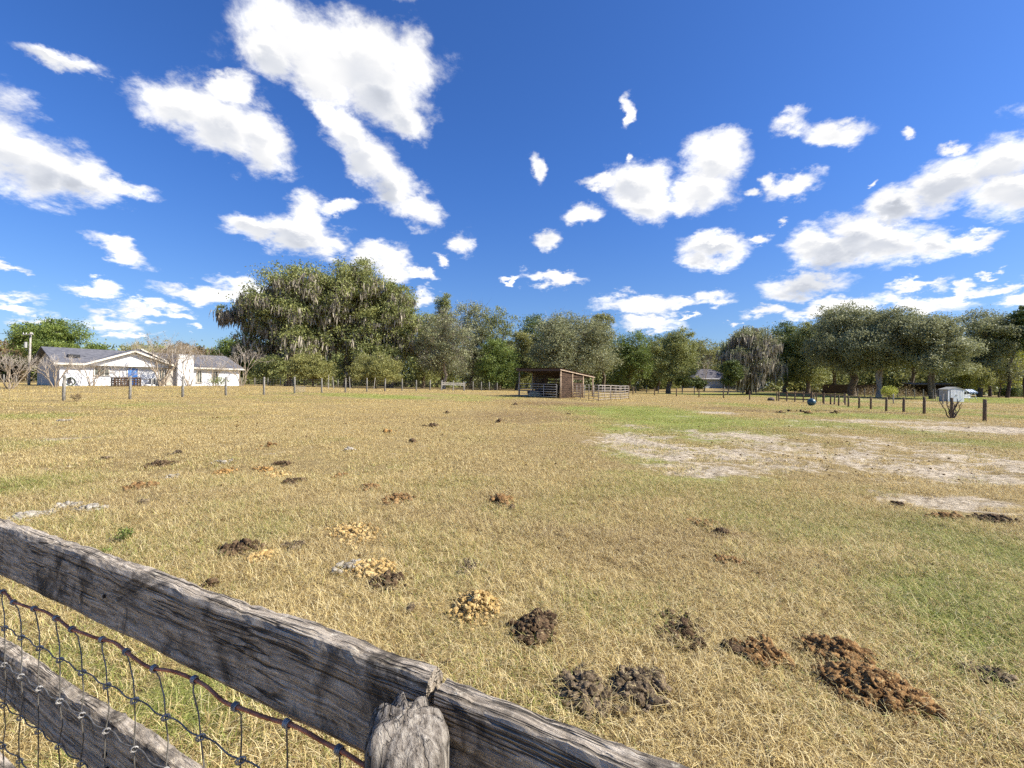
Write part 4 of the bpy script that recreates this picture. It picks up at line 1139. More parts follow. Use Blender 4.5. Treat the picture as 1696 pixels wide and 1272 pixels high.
# low brown shed in the trees, right
bp = Vector(P(1512, 652, 84)); bp.z = H1(bp.x, bp.y)
o = thing('low_barn', 'low brown open-sided barn with a flat pale roof in shade behind the right oaks', 'barn', tuple(bp), R(-20))
b = MB(); b.slab([(-.3, -.4, 2.0), (8.3, -.4, 2.0), (8.3, 4, 2.3), (-.3, 4, 2.3)], (0, 0, .14)); b.build('roof', M_postd, o)
b = MB(); b.box((0, 3.6, -.4), (8, 3.7, 2.1)); b.box((0, 0, -.4), (.1, 3.6, 2)); b.box((7.9, 0, -.4), (8, 3.6, 2)); b.build('wall', M_board, o)
for k in range(4): b = MB(); b.box((k * 2.6, 0, -.3), (k * 2.6 + .14, .14, 2)); b.build('post', M_post, o)
bp = Vector(P(1362, 650, 96)); bp.z = H1(bp.x, bp.y)
o = thing('wooden_wall', 'brown board privacy fence standing in shade under the right trees', 'fence', tuple(bp), R(-18))
b = MB(); g = random.Random(4)
for k in range(64): b.box((k * .15, 0, -.3), (k * .15 + .14, .03, 1.9 + g.uniform(-.03, .03)))
b.build('pickets', M_board, o)
b = MB(); b.box((0, .03, .4), (9.6, .08, .5)); b.box((0, .03, 1.5), (9.6, .08, 1.6)); b.build('rail', M_board, o)
# far field fence with thin posts at the wood edge
def far_line(lab, p0, p1, n):
    return line_fence('wire_fence', lab, p0, p1, n, M_post, 1.3, 0.07, 1.1, nh=5, vs=9)
far_line('distant thin post fence at the foot of the trees behind the pen', P(1000, 640, 88), P(1150, 650, 80), 9)
far_line('distant wire fence behind the left field fence at the foot of the mossy oaks', P(400, 640, 71), P(560, 640, 80), 9)
far_line('distant post and wire fence in the shade left of the white house', P(-60, 640, 60), P(46, 640, 66), 6)
far_line('thin post fence in the sunny lot under the oaks, left of the grey shed', P(1420, 650, 76), P(1530, 650, 70), 9)
# ------------------------------------------------------------------ manure piles
def m_dung(name, dark, mid, pale, k=22):
    t = NT(name); c = t.coord()
    n1_ = t.noise(c, k, 6, .7).outputs[0]; n2_ = t.noise(c, k * 6, 3, .6).outputs[0]
    col = t.ramp(n1_, [(.32, dark), (.5, mid), (.66, pale)])
    col = t.mix(t.smooth(n2_, .55, .72, 0, .5), col, tuple(min(1, a * 1.8 + .02) for a in pale))
    ti = t.attr('tint')
    col = t.mix(t.smooth(ti, .5, 1.0, 0, .55), col, pale); col = t.mix(t.smooth(ti, .0, .4, .6, 0), col, dark)
    st_ = t.noise(t.mapping(c, scale=(1, 5, 2), rot=(0, 0, .6)), 26.0, 3, .6).outputs[0]
    col = t.mix(t.smooth(st_, .60, .66, 0, .75), col, (.50, .40, .20))
    return t.out(t.pbsdf(col, .92, 0, t.bump(t.math('ADD', n1_, n2_), .8, .012), .12))
DM = {'dark': m_dung('dark_dung', (.026, .014, .007), (.075, .045, .024), (.20, .13, .070)),
      'brown': m_dung('brown_dung', (.05, .024, .009), (.19, .098, .036), (.42, .25, .10)),
      'orange': m_dung('orange_dung', (.10, .045, .013), (.34, .18, .055), (.58, .36, .13)),
      'gold': m_dung('golden_dung', (.22, .12, .035), (.52, .34, .12), (.74, .53, .24)),
      'grey': m_dung('grey_dung', (.035, .024, .014), (.105, .075, .045), (.27, .20, .125)),
      'pale': m_dung('bleached_dung', (.09, .075, .055), (.30, .26, .20), (.58, .52, .42))}
import bmesh
def clod_src(seed, det):
    bm = bmesh.new(); bmesh.ops.create_icosphere(bm, subdivisions=det, radius=1)
    V = np.array([v.co[:] for v in bm.verts]); F = np.array([[v.index for v in f.verts] for f in bm.faces]); bm.free()
    n = fbm(V[:, 0] * 1.6 + V[:, 2] * 1.9 + seed, V[:, 1] * 1.6 - V[:, 2] + seed * 3, seed, 3) - .5
    n2_ = vnoise(V[:, 0] * 5 + V[:, 2] * 4 + seed + 9, V[:, 1] * 5 - V[:, 2] * 4 + 9, seed + 4) - .5
    n3_ = vnoise(V[:, 0] * 11 + V[:, 1] * 7 + seed, V[:, 2] * 11 - V[:, 1] * 7 + 5, seed + 9) - .5
    return V * (1 + 1.0 * n + .45 * n2_ + .22 * n3_)[:, None], F
SRC2 = [clod_src(k + 1, 3) for k in range(6)]; SRC1 = [clod_src(k + 20, 2) for k in range(6)]; SRC0 = [clod_src(k + 40, 1) for k in range(6)]
def pile(px, py, wpx, hpx, kind, label, n=60, tilt=0, height=0.055, size=0.021, seed=None, mix=None):
    g = np.random.default_rng(seed or int(px * 7 + py)); x, y, z = G(px, py)
    rx = wpx / 2 * y / FPX; a = G(px, py - hpx / 2); b_ = G(px, py + hpx / 2); ry = max(0.07, min(abs(a[1] - b_[1]) / 2, rx * 1.6))
    src = SRC2 if y < 4.2 else (SRC1 if y < 9 else SRC0)
    size = size * (1 if y < 9 else 1.35)
    n = int(n * 2.1 if y < 9 else n * .8); height *= .85
    vs, fs, tn = [], [], []; off = 0; c_, s_ = math.cos(R(tilt)), math.sin(R(tilt))
    for k in range(n):
        rr = g.random() ** .60 * (1.25 if g.random() < .18 else 1); th = g.random() * 6.283
        lx_, ly_ = rr * math.cos(th) * rx, rr * math.sin(th) * ry
        wx_, wy_ = lx_ * c_ - ly_ * s_, lx_ * s_ + ly_ * c_
        hh = height * .72 * max(0, 1 - rr ** 1.5) * g.random() ** .5
        V, F = src[g.integers(0, 6)]; r = size * (.28 + .95 * g.random() ** 2.3) * (1.25 - .35 * min(rr, 1)) * (1.25 if g.random() < .1 else 1)
        q = g.normal(size=(3, 3)); q, _ = np.linalg.qr(q)
        W = ((V * np.array([1.3, 1, .8])) @ q) * np.array([1, 1, .78]) * r + np.array([wx_, wy_, float(hh) + r * .22 + (H1(x + wx_, y + wy_) - z) + .013])
        tn.append(np.full(len(F), g.random()));
        vs.append(W); fs.append(F + off); off += len(V)
    me = npmesh('pile', np.concatenate(vs), np.concatenate(fs), {'tint': np.concatenate(tn)})
    o = link('manure_pile', me, DM[kind], None, (x, y, z), True)
    tag(o, label, 'manure', 'manure piles scattered over the pasture'); return o
PILES = [
 (1440,1142,150,76,'brown','largest pile, a long orange-brown heap at the bottom right',230,-42,.10,.026),
 (1384,1084,112,40,'brown','chunky brown pile touching the top of the largest bottom right heap',130,-28,.07,.025),
 (1262,1086,80,44,'brown','lumpy brown pile with a big smooth clod, left of the largest heap',70,-25,.06,.024),
 (1208,1078,22,22,'dark','single big smooth brown clod at the bottom right',5,0,.03,.034),
 (1132,1052,84,62,'dark','sparse dark brown clods sunk in straw, between two bottom piles',60,-30,.03,.022),
 (1056,1144,90,86,'grey','dark grey crumbly pile at the bottom, right of its round neighbour',110,-45,.05,.022),
 (968,1152,84,80,'grey','round dark grey-brown pile just above the fence end at the bottom',120,0,.06,.022),
 (886,1042,66,58,'dark','nearly black pile with brown crumbs beside the tall golden mound',90,-20,.08,.023),
 (788,1010,76,60,'gold','tall golden mound of crumbs, brightest pile in the foreground',190,0,.16,.016),
 (752,1020,18,14,'gold','small golden crumb heap just left of the tall golden mound',10,0,.03,.017),
 (640,968,58,34,'dark','dark brown clods at the lower end of a golden streak',50,0,.05,.022),
 (618,944,74,36,'gold','golden crumbly streak between grey clods and dark brown clods',110,35,.05,.017),
 (578,942,50,20,'pale','pale grey egg-shaped clods left of the golden streak',26,0,.04,.021),
 (588,884,86,40,'gold','wide golden crumb patch in the middle of the left foreground',170,25,.05,.017),
 (398,911,66,24,'dark','dark brown elongated pile lying just above a golden clump',70,14,.06,.023),
 (430,926,36,20,'gold','golden clump under the dark elongated pile above the fence',44,0,.06,.019),
 (490,908,40,16,'grey','faint grey crumbs right of the dark elongated pile',22,0,.02,.018),
 (347,970,24,16,'dark','small dark clods at the edge of the foreground rail',14,0,.03,.018),
 (774,942,42,30,'grey','thin scatter of dark crumbs right of the dark brown clods',26,0,.02,.018),
 (682,1012,14,12,'grey','single small grey clod left of the tall golden mound',4,0,.02,.02),
 (657,829,46,20,'brown','brown and dark pile in mid field, left of a twin pile',70,0,.07,.024),
 (828,831,44,20,'brown','brown pile in mid field with a golden right side, right twin',70,0,.07,.024),
 (850,842,10,8,'dark','tiny dark clod next to the right twin pile',4,0,.02,.024),
 (612,809,34,12,'brown','brown pile up and left of the left twin pile',40,0,.06,.024),
 (562,790,28,9,'brown','small brown pile left of mid field above the twin piles',26,0,.05,.024),
 (487,799,36,10,'dark','black crumbly pile right of the golden smear',40,0,.07,.026),
 (460,788,40,10,'gold','golden smear just below the dark clods',36,0,.03,.022),
 (438,778,34,8,'orange','orange-brown smear at the left of the dark clods',30,0,.03,.022),
 (466,770,30,8,'dark','dark clods topmost in a cluster with two coloured smears',28,0,.07,.026),
 (372,783,38,10,'orange','orange-brown patch left of the coloured cluster',40,0,.04,.022),
 (372,766,36,8,'pale','faint pale crumbs above the orange-brown patch',16,0,.02,.02),
 (266,771,36,11,'dark','black pile with a peak in the left field',46,0,.09,.028),
 (233,807,44,12,'brown','brown flat pile below the black peaked pile on the left',50,0,.05,.024),
 (284,791,36,8,'pale','bleached whitish crumbs right of the black peaked pile',24,0,.03,.022),
 (239,834,22,8,'grey','small grey pile above the brown flat pile\'s lower right',16,0,.04,.022),
 (112,840,32,10,'pale','greyish white pile, middle one of three near the left edge',30,0,.05,.026),
 (153,844,38,10,'pale','greyish white pile, right one of three near the left edge',34,0,.06,.026),
 (50,857,62,18,'pale','long greyish white pile, left one of three, just above the rail',60,18,.05,.026),
 (176,760,14,6,'grey','small speckled pile upper left of the black peaked pile',10,0,.05,.03),
 (104,698,14,6,'pale','bleached white pile far left in front of the field fence',12,0,.06,.04),
 (60,704,18,5,'grey','grey flat clods far left, near the bleached white pile',10,0,.03,.035),
 (290,752,18,6,'grey','grey clods above the bleached whitish crumbs',10,0,.05,.03),
 (448,739,22,8,'brown','small brown heap above the coloured cluster',20,0,.10,.035),
 (430,745,12,5,'orange','orange crumbs left of the small brown heap',8,0,.04,.03),
 (578,747,20,6,'pale','bluish pale pile in mid field on a green patch',18,0,.07,.035),
 (712,706,28,6,'dark','dark wide pile in the upper mid field',26,0,.10,.05),
 (740,685,16,7,'dark','dark peaked pile above the dark wide pile',16,0,.14,.05),
 (644,716,32,4,'orange','thin tan streak left of the dark wide pile',18,0,.04,.045),
 (680,733,14,5,'dark','dark small pile below the dark wide pile',10,0,.06,.045),
 (826,700,10,6,'dark','dark pointed pile right of the dark wide pile',10,0,.16,.05),
 (853,671,14,5,'dark','dark clods on bare earth in front of the shelter',12,0,.14,.07),
 (939,686,14,4,'dark','dark flat pile on green grass below the shelter',12,0,.12,.06),
 (1291,684,12,4,'dark','dark clods left in the row below the blue ball',10,0,.12,.07),
 (1318,682,20,5,'dark','dark clods middle of the row below the blue ball',20,0,.18,.08),
 (1338,685,10,4,'brown','brown clods right in the row below the blue ball',10,0,.12,.07),
 (1384,685,12,5,'dark','dark peaked clods right of the row below the blue ball',12,0,.15,.07),
 (1355,682,8,4,'dark','tiny dark clods between the ball row and the peaked clods',6,0,.12,.06),
 (1644,861,50,12,'dark','dark churned clods near the right edge of the field',70,-14,.05,.025),
 (1566,857,60,9,'brown','low brown churned strip left of the dark churned clods',60,-6,.03,.022),
 (1488,837,12,5,'dark','small dark clods on sand in the right field',8,0,.04,.025),
 (1166,868,56,12,'brown','low brown crumbs in dead grass right of centre',50,-8,.025,.02),
 (1196,883,24,8,'dark','dark crumbs under the low brown crumbs right of centre',14,0,.03,.022),
 (1210,932,40,12,'brown','brown flat smear in dead grass lower right of centre',40,-18,.02,.02),
 (1640,1125,70,34,'grey','dark crumbs near the bottom right corner',50,-35,.03,.018),
]
for (px, py, wp, hp_, kd, lb, n, tl, hh, sz) in PILES: pile(px, py, wp, hp_, kd, lb, n, tl, hh, sz)
# loose crumbs all over: nobody could count them
g = np.random.default_rng(55); vs, fs, off = [], [], 0
npt = 900
yy = 2.2 + 16 * g.random(npt) ** 1.4; xx = (g.random(npt) * 2 - 1) * (yy * 1.15 + .5)
cl = fbm(xx * .35, yy * .35, 8, 3); kp = g.random(npt) < np.clip((cl - .42) * 5, 0.05, 1); xx, yy = xx[kp], yy[kp]
zz = H(xx, yy)
for x, y, z in zip(xx, yy, zz):
    V, F = SRC0[g.integers(0, 6)]; r = (.008 + .0011 * y) * g.uniform(.5, 1.4)
    vs.append(V * r * np.array([1.2, 1, .7]) + np.array([x, y, z + r * .3 + .012])); fs.append(F + off); off += len(V)
o = link('loose_crumbs', npmesh('crumbs', np.concatenate(vs), np.concatenate(fs)), DM['brown'], None, (0, 0, 0), True)
tag(o, 'loose brown crumbs scattered all over the field', 'clods', kind='stuff')

# ------------------------------------------------------------------ foliage helpers
def leafmesh(name, C, size, tint, g, elong=0.5, up=0.0):
    n = len(C); a = g.normal(size=(n, 3)); a[:, 2] -= up; a /= np.linalg.norm(a, axis=1)[:, None]
    r = g.normal(size=(n, 3)); b = np.cross(a, r); b /= np.linalg.norm(b, axis=1)[:, None] + 1e-9
    s_ = (size * g.uniform(.6, 1.35, n))[:, None]
    V = np.stack([C - a * s_, C + b * s_ * elong - a * s_ * .1, C + a * s_, C - b * s_ * elong + a * s_ * .15], 1).reshape(-1, 3)
    F = np.arange(4 * n).reshape(n, 4)
    return npmesh(name, V, F, {'tint': tint})
def lobes_for(g, w, d, zb, zt, n, tuck=0.36, shape=1.0):
    """lobe centres through a domed crown volume"""
    out = []; tries = 0
    rb = (0.40 if w < .45 * (zt - zb) else .30) * min(w, (zt - zb) * .7) + .25
    n = int(np.clip(1.15 * w * d * (zt - zb) / rb ** 3 * .55, max(9, n), 46))
    while len(out) < n and tries < 6000:
        tries += 1
        th = g.random() * 6.283; rr = g.random() ** .5; f = g.random() ** .8
        wid = math.sqrt(max(0.0, 1 - (max(0, f - .35) / .72) ** 2)) * (0.82 + .18 * min(1, f / .3))
        wid = wid ** shape
        x, y = rr * math.cos(th) * w * wid, rr * math.sin(th) * d * wid
        r = rb * g.uniform(.72, 1.2)
        x *= max(.15, 1 - r / w * .75); y *= max(.15, 1 - r / d * .75)
        z = zb + r * .7 + (zt - zb - r * 1.55) * f
        if all((x - a[0])**2 + (y - a[1])**2 + (z - a[2])**2 > (tuck * (r + a[3]))**2 for a in out): out.append((x, y, z, r))
    return out
def crown_pts(g, lobes, n, sub=26, flat=.78, spread=.17):
    wts = np.array([l[3]**2 for l in lobes]); wts /= wts.sum(); cnt = np.maximum(40, (wts * n)).astype(int)
    P_, T_ = [], []; subs = []
    for (x, y, z, r), c in zip(lobes, cnt):
        k = sub; u = g.normal(size=(k, 3)); u /= np.linalg.norm(u, axis=1)[:, None]
        rad = g.uniform(.55, 1.12, k); sc = np.stack([u[:, 0] * rad, u[:, 1] * rad, u[:, 2] * rad * flat], 1) * r
        ct = g.random(k); i = g.integers(0, k, c)
        sp = r * spread * g.uniform(.7, 1.6, k)
        off_ = g.normal(size=(c, 3)) * sp[i][:, None] * np.array([1.15, 1.15, .75])
        pts = np.array([x, y, z]) + sc[i] + off_
        P_.append(pts); T_.append(np.clip(.30 + .45 * ct[i] + g.normal(0, .17, c), 0, 1)); subs.append(np.array([x, y, z]) + sc)
    return np.concatenate(P_), np.concatenate(T_), subs
def limb(b, p, q, r0, r1, g, n=5, wob=.08, sides=6, sag=0):
    p = Vector(p); q = Vector(q); L = (q - p).length; pts = []
    for k in range(n + 1):
        t_ = k / n; c = p.lerp(q, t_)
        w_ = wob * L * math.sin(math.pi * t_)
        c += Vector((g.normal() * w_, g.normal() * w_, g.normal() * w_ * .6 - sag * L * math.sin(math.pi * t_)))
        pts.append(c)
    b.tube(pts, [r0 + (r1 - r0) * (k / n) ** .8 for k in range(n + 1)], sides, False)
    return pts
M_bark = m_noise('grey_oak_bark', (0.075, 0.055, 0.036), (0.24, 0.185, 0.125), 3, .95, .9, (6, 6, 1), dist=.05)
M_barkp = m_noise('pale_bark', (0.25, 0.195, 0.13), (0.48, 0.385, 0.27), 3, .9, .6, (4, 4, 1), dist=.03)
M_barkd = m_noise('dark_pine_bark', (0.05, 0.035, 0.03), (0.14, 0.10, 0.08), 3, .95, .9, (5, 5, 1), dist=.05)
LF = {
 'oak': m_leaf('oak_leaves', (0.101, 0.118, 0.042), (0.236, 0.260, 0.078), (0.473, 0.464, 0.162)),
 'oakgrey': m_leaf('grey_green_leaves', (0.106, 0.119, 0.060), (0.242, 0.254, 0.118), (0.522, 0.511, 0.267)),
 'green': m_leaf('fresh_green_leaves', (0.060, 0.089, 0.019), (0.155, 0.210, 0.042), (0.327, 0.381, 0.085)),
 'deep': m_leaf('deep_green_leaves', (0.049, 0.068, 0.021), (0.121, 0.162, 0.044), (0.264, 0.304, 0.086)),
 'olive': m_leaf('olive_leaves', (0.105, 0.107, 0.033), (0.258, 0.258, 0.076), (0.478, 0.442, 0.145)),
 'rust': m_leaf('rusty_leaves', (0.115, 0.075, 0.034), (0.253, 0.178, 0.086), (0.414, 0.310, 0.161)),
 'lime': m_leaf('yellow_green_leaves', (0.138, 0.172, 0.023), (0.345, 0.391, 0.057), (0.575, 0.575, 0.115), .4),
 'twig': m_leaf('bare_twigs', (0.132, 0.105, 0.077), (0.275, 0.231, 0.176), (0.462, 0.396, 0.319), .05, .8),
}
M_moss = m_leaf('spanish_moss', (.17, .145, .105), (.31, .27, .20), (.50, .44, .33), .15, .9)
def moss_mesh(g, pts, per, ln, wd):
    C, Tn = [], []; V = []; 
    for p_ in pts:
        k = g.integers(int(per * .8), int(per * 2.4) + 1)
        for _ in range(k):
            x, y, z = p_ + g.normal(size=3) * np.array([.45, .45, .25]); L = ln * g.uniform(.35, 1.3); w_ = wd * g.uniform(.5, 1.3)
            a = g.random() * 3.14; dx, dy = math.cos(a) * w_, math.sin(a) * w_
            ddx, ddy = g.normal() * .1 * L, g.normal() * .1 * L
            V += [(x - dx * .5, y - dy * .5, z), (x + dx * .5, y + dy * .5, z - .1 * L), (x + dx + ddx, y + dy + ddy, z - .55 * L), (x + ddx * 1.4, y + ddy * 1.4, z - L), (x - dx + ddx, y - dy + ddy, z - .5 * L)]
            Tn.append(g.random())
    F = np.arange(len(V)).reshape(-1, 5)
    return npmesh('moss', np.array(V), F, {'tint': np.array(Tn)})
def tree(px, dep, top, left, right, cb, kind, label, seed, name='oak_tree', n=14000, lob=12, leaf=.16, moss=0, bark=M_bark, trunk=.35, fork=.22, cat='tree', group=None, dd=.85, twigs=0, extra=(), shape=1.0, lean=0, base_py=None, sub=26, spread=.17, mossl=1.6, trunks=1):
    g = np.random.default_rng(seed)
    x, y, _ = P(px, 640, dep); z = H1(x, y); root = thing(name, label, cat, (x, y, z), 0, group)
    zt = P(px, top, dep)[2] - z; zb = P(px, cb, dep)[2] - z
    w_ = (right - left) / 2 * dep / FPX; cx = ((left + right) / 2 - px) * dep / FPX
    lb = lobes_for(g, w_, w_ * dd, zb, zt, lob, shape=shape); lb = [(a + cx, b_, c, r) for a, b_, c, r in lb]
    for (ex, ey, er) in extra:   # limbs that reach past the crown
        q = P(ex, ey, dep); lb.append((q[0] - x, g.normal() * w_ * .1, q[2] - z, er * dep / FPX))
    pts, tn, subs = crown_pts(g, lb, int(n * 1.75), sub, spread=spread)
    pts[:, 2] = np.maximum(pts[:, 2], .15)
    link('crown', leafmesh('crown', pts, leaf * .95, tn, g), LF[kind], root)
    b = MB()
    fk = zb + (zt - zb) * fork; fk = max(fk, .8)
    for tnk in range(trunks):
        ox = (tnk - (trunks - 1) / 2) * trunk * 2.2
        tp = limb(b, (ox * .5, 0, -.3), (ox * 1.5 + lean + cx * .4, 0, fk), trunk * 1.25, trunk * .75, g, 4, .03, 9)
        top_p = tp[-1]
        for i, (lx_, ly_, lz_, r) in enumerate(lb):
            if i % trunks != tnk: continue
            st = tp[2].lerp(top_p, .4 + .6 * g.random()) if lz_ < fk * 1.6 else top_p
            l_ = limb(b, st, (lx_, ly_, lz_), trunk * .42, trunk * .10, g, 5, .06, 6)
            for sp_ in subs[i][::3]:
                limb(b, l_[3].lerp(l_[-1], g.random()), tuple(sp_), trunk * .09, trunk * .02, g, 3, .06, 4)
    b.build('trunk', bark, root, True)
    if moss:
        mp = []
        for (lx_, ly_, lz_, r), sb_ in zip(lb, subs):
            low = sb_[sb_[:, 2] < lz_ + r * .3]; mp += list(low[:max(1, int(len(low) * moss))])
        mp = [m for m in mp if m[2] > 2.2]
        link('spanish_moss', moss_mesh(g, mp, 9, mossl, .13), M_moss, root)
    if twigs:
        k = twigs; i = g.integers(0, len(lb), k); T2 = []
        L_ = np.array([l[:3] for l in lb])[i]; rr = np.array([l[3] for l in lb])[i]
        u = g.normal(size=(k, 3)); u /= np.linalg.norm(u, axis=1)[:, None]
        A = L_ + u * (rr * g.uniform(.4, 1.0, k))[:, None]; B = A + (u + g.normal(size=(k, 3)) * .5 + np.array([0, 0, .3])) * (rr * g.uniform(.2, .6, k))[:, None]
        sd_ = np.cross(B - A, g.normal(size=(k, 3))); sd_ /= np.linalg.norm(sd_, axis=1)[:, None] + 1e-9; sd_ *= .022
        V = np.stack([A - sd_, A + sd_, B], 1).reshape(-1, 3)
        link('twigs', npmesh('twigs', V, np.arange(3 * k).reshape(k, 3), {'tint': g.random(k)}), LF['twig'], root)
    return root
def bare(px, dep, top, spread_px, label, seed, base=None, stems=5, name='bare_tree', lv=5, rust=0, cat='tree', bark=None, r0=.06, group=None):
    """leafless multi-stemmed tree: stems fork again and again into fine twigs"""
    g = np.random.default_rng(seed); x, y, _ = P(px, 640, dep); z = H1(x, y)
    root = thing(name, label, cat, (x, y, z), 0, group)
    Ht = P(px, top, dep)[2] - z; W = spread_px / 2 * dep / FPX; b = MB(); tw = MB(); tips = []
    def grow(p, d, L, r, k):
        d = d.normalized(); q = p + d * L
        m = (p + q) / 2 + Vector(g.normal(size=3)) * L * .06
        (b if k < 3 else tw).tube([p, m, q], [r, r * .86, r * .7], 6 if k < 2 else (4 if k < 4 else 3), False)
        if k >= lv: tips.append(tuple(q)); return
        nb = 2 if (k < 1 or g.random() < .72) else 3
        for j in range(nb):
            nd = d + Vector(g.normal(size=3)) * (.30 + .06 * k) + Vector((0, 0, .10))
            grow(q, nd, L * g.uniform(.62, .86), r * .66, k + 1)
    tot = sum(.74 ** k for k in range(lv + 1))
    for s_ in range(stems):
        a = 6.283 * s_ / stems + g.random(); sp = g.uniform(.25, 1.0) * W / Ht * 1.1
        d = Vector((math.cos(a) * sp, math.sin(a) * sp, 1))
        grow(Vector((math.cos(a) * .12, math.sin(a) * .12, -.1)), d, Ht / tot * g.uniform(.85, 1.08), r0 * g.uniform(.7, 1.1), 0)
    b.build('stems', bark or M_barkp, root, True)
    tw.build('branches', M_twigm, root)
    if rust:
        T_ = np.array(tips); i = g.integers(0, len(T_), rust)
        link('seed_heads', leafmesh('seed_heads', T_[i] + g.normal(size=(rust, 3)) * .12, .05, g.random(rust), g), LF['rust'], root)
    return root
M_twigm = m_noise('pale_twigs', (0.30, 0.25, 0.19), (0.50, 0.43, 0.34), 2, .9, .1)

# ------------------------------------------------------------------ the trees
G1 = 'moss hung live oaks of the big left clump'
tree(478,84,432,396,575,622,'oak','huge moss hung live oak, left one of the clump, with a long low left limb',1,'live_oak',34000,17,.19,.85,trunk=.7,extra=((402,515,20),(386,522,13),(420,532,20),(420,490,16),(440,560,26)),sub=30,spread=.15)
tree(575,86,422,498,655,628,'oak','huge moss hung live oak, tallest in the middle of the big left clump',2,'live_oak',34000,17,.19,.95,trunk=.7,sub=30,spread=.15)
tree(645,88,448,575,708,625,'oak','tall moss hung live oak, right one of the big left clump',3,'live_oak',26000,14,.19,.7,trunk=.6,sub=30,spread=.15)
tree(520,74,582,470,556,636,'olive','low bushy olive tree in front of the left live oak, behind the fence',4,'bushy_tree',11000,9,.12,trunk=.15,fork=.1)
tree(622,75,584,572,668,640,'olive','low wide olive tree under the right live oak, with sticks around it',5,'bushy_tree',12000,9,.12,trunk=.15,fork=.1)
tree(452,78,585,415,490,638,'oak','low dark oak at the left foot of the big clump, beside the house',6,'bushy_tree',9000,8,.13,trunk=.15,fork=.1)
tree(735,84,512,682,790,622,'oakgrey','grey twiggy spreading tree with pale branches right of the big live oaks',7,'twiggy_tree',13000,12,.14,twigs=3800,bark=M_barkp,trunk=.3)
tree(733,96,484,712,752,640,'oak','narrow tall tree poking up behind the grey twiggy tree',8,'oak_tree',7000,8,.16,trunk=.25)
tree(780,97,500,745,818,640,'oakgrey','tall greyish tree behind the grey twiggy tree, to its right',9,'oak_tree',9000,9,.17,twigs=900)
tree(826,98,503,785,875,640,'oak','tall rounded tree above the bright green bush left of the shelter',10,'oak_tree',11000,10,.17)
tree(885,104,510,845,925,640,'deep','dark topped tree behind the broad round oak, at its left',11,'oak_tree',8000,8,.18)
tree(820,82,560,782,862,640,'green','fresh green bushy tree between the grey twiggy tree and the shelter',12,'bushy_tree',13000,10,.13,trunk=.2,fork=.1)
tree(945,84,514,862,1022,642,'oakgrey','broad round grey green oak directly behind the horse shelter',13,'live_oak',30000,15,.155,trunk=.45,twigs=1200,sub=34)
tree(1000,100,515,962,1022,625,'olive','leafy green topped tree rising behind the right side of the round oak',14,'oak_tree',9000,8,.17)
tree(1040,94,545,1002,1088,640,'green','mid green tree just right of the broad round oak',15,'oak_tree',11000,9,.15)
tree(1107,84,545,1070,1160,636,'oak','free standing oak with a dark trunk right of the horse pen',16,'oak_tree',18000,12,.145,trunk=.4,fork=.3)
tree(1088,104,545,1058,1132,640,'deep','dark pointed tree behind the free standing oak',17,'oak_tree',8000,8,.17)
tree(1160,146,560,1118,1215,640,'olive','hazy olive tree in the gap behind the blue house',18,'oak_tree',9000,9,.22)
tree(1228,150,552,1185,1262,642,'deep','far dark tree behind the right end of the blue house',19,'oak_tree',9000,9,.24)
bare(1166,100,578,26,'small bare pinkish tree at the left side of the blue house',20,stems=4,rust=500)
tree(1240,80,534,1190,1294,640,'oakgrey','moss hung oak right of the blue house, with pale hanging moss',21,'live_oak',20000,12,.15,.8,trunk=.45,mossl=1.8,sub=30)
tree(1205,76,592,1196,1228,642,'deep','dark shady bush standing between the blue house and moss hung oak',22,'bushy_tree',7000,6,.13,trunk=.12,fork=.1)
tree(1300,98,532,1262,1350,642,'deep','dark tree between the moss hung oak and big right oaks',23,'oak_tree',14000,10,.17)
tree(1338,92,520,1305,1385,640,'oak','tall dim oak behind the left side of the big right oaks',24,'oak_tree',13000,10,.16)
tree(1412,78,502,1335,1476,622,'oakgrey','big spreading oak with a straight dark trunk, left of the right trio',25,'live_oak',30000,15,.15,trunk=.55,fork=.22,sub=34)
tree(1455,72,506,1400,1530,618,'oakgrey','big oak with a pale forked leaning trunk, middle of the right trio',26,'live_oak',26000,14,.15,trunk=.26,fork=.30,trunks=2,bark=M_barkp,sub=34)
tree(1545,68,520,1478,1604,620,'oakgrey','silvery oak with a short forked trunk behind the grey shed',27,'live_oak',28000,14,.14,trunk=.26,fork=.2,trunks=2,sub=34)
tree(1510,96,512,1470,1560,640,'oak','tall oak seen over the gap between the middle and silvery oaks',28,'oak_tree',11000,10,.17)
tree(1622,84,502,1572,1682,632,'oakgrey','tall pale leaved oak right of the silvery oak',29,'oak_tree',22000,13,.16,trunk=.35)
tree(1655,86,560,1600,1720,645,'lime','bright yellow green understory tree beneath the tall right trees',30,'understory_tree',11000,10,.15,trunk=.12,fork=.1)
tree(1600,80,598,1568,1640,645,'olive','pale olive bush behind the grey shed and swing',31,'bushy_tree',8000,8,.12,trunk=.1,fork=.1)
def pine(px, dep, top, left, right, cb, label, seed, lean=0.0):
    t_ = tree(px, dep, top, left, right, cb, 'deep', label, seed, 'pine_tree', 8000, 9, .18, bark=M_barkd, trunk=.24, fork=.55, lean=lean, sub=14, spread=.14)
pine(1668, 82, 520, 1645, 1700, 590, 'dark pine with a slightly leaning trunk near the right edge', 32, .9)
pine(1700, 80, 500, 1672, 1735, 585, 'tallest dark pine cut by the right edge', 33)
pine(1640, 96, 530, 1622, 1668, 590, 'thin straight pine behind the yellow green tree', 34)
pine(1740, 90, 505, 1705, 1790, 600, 'dark pine standing beyond the right edge', 35)
tree(1672,90,640,1655,1700,660,'deep','low dark clipped bush by the lawn near the right edge',36,'bush',3000,5,.12,trunk=.08,fork=.1,cat='bush')
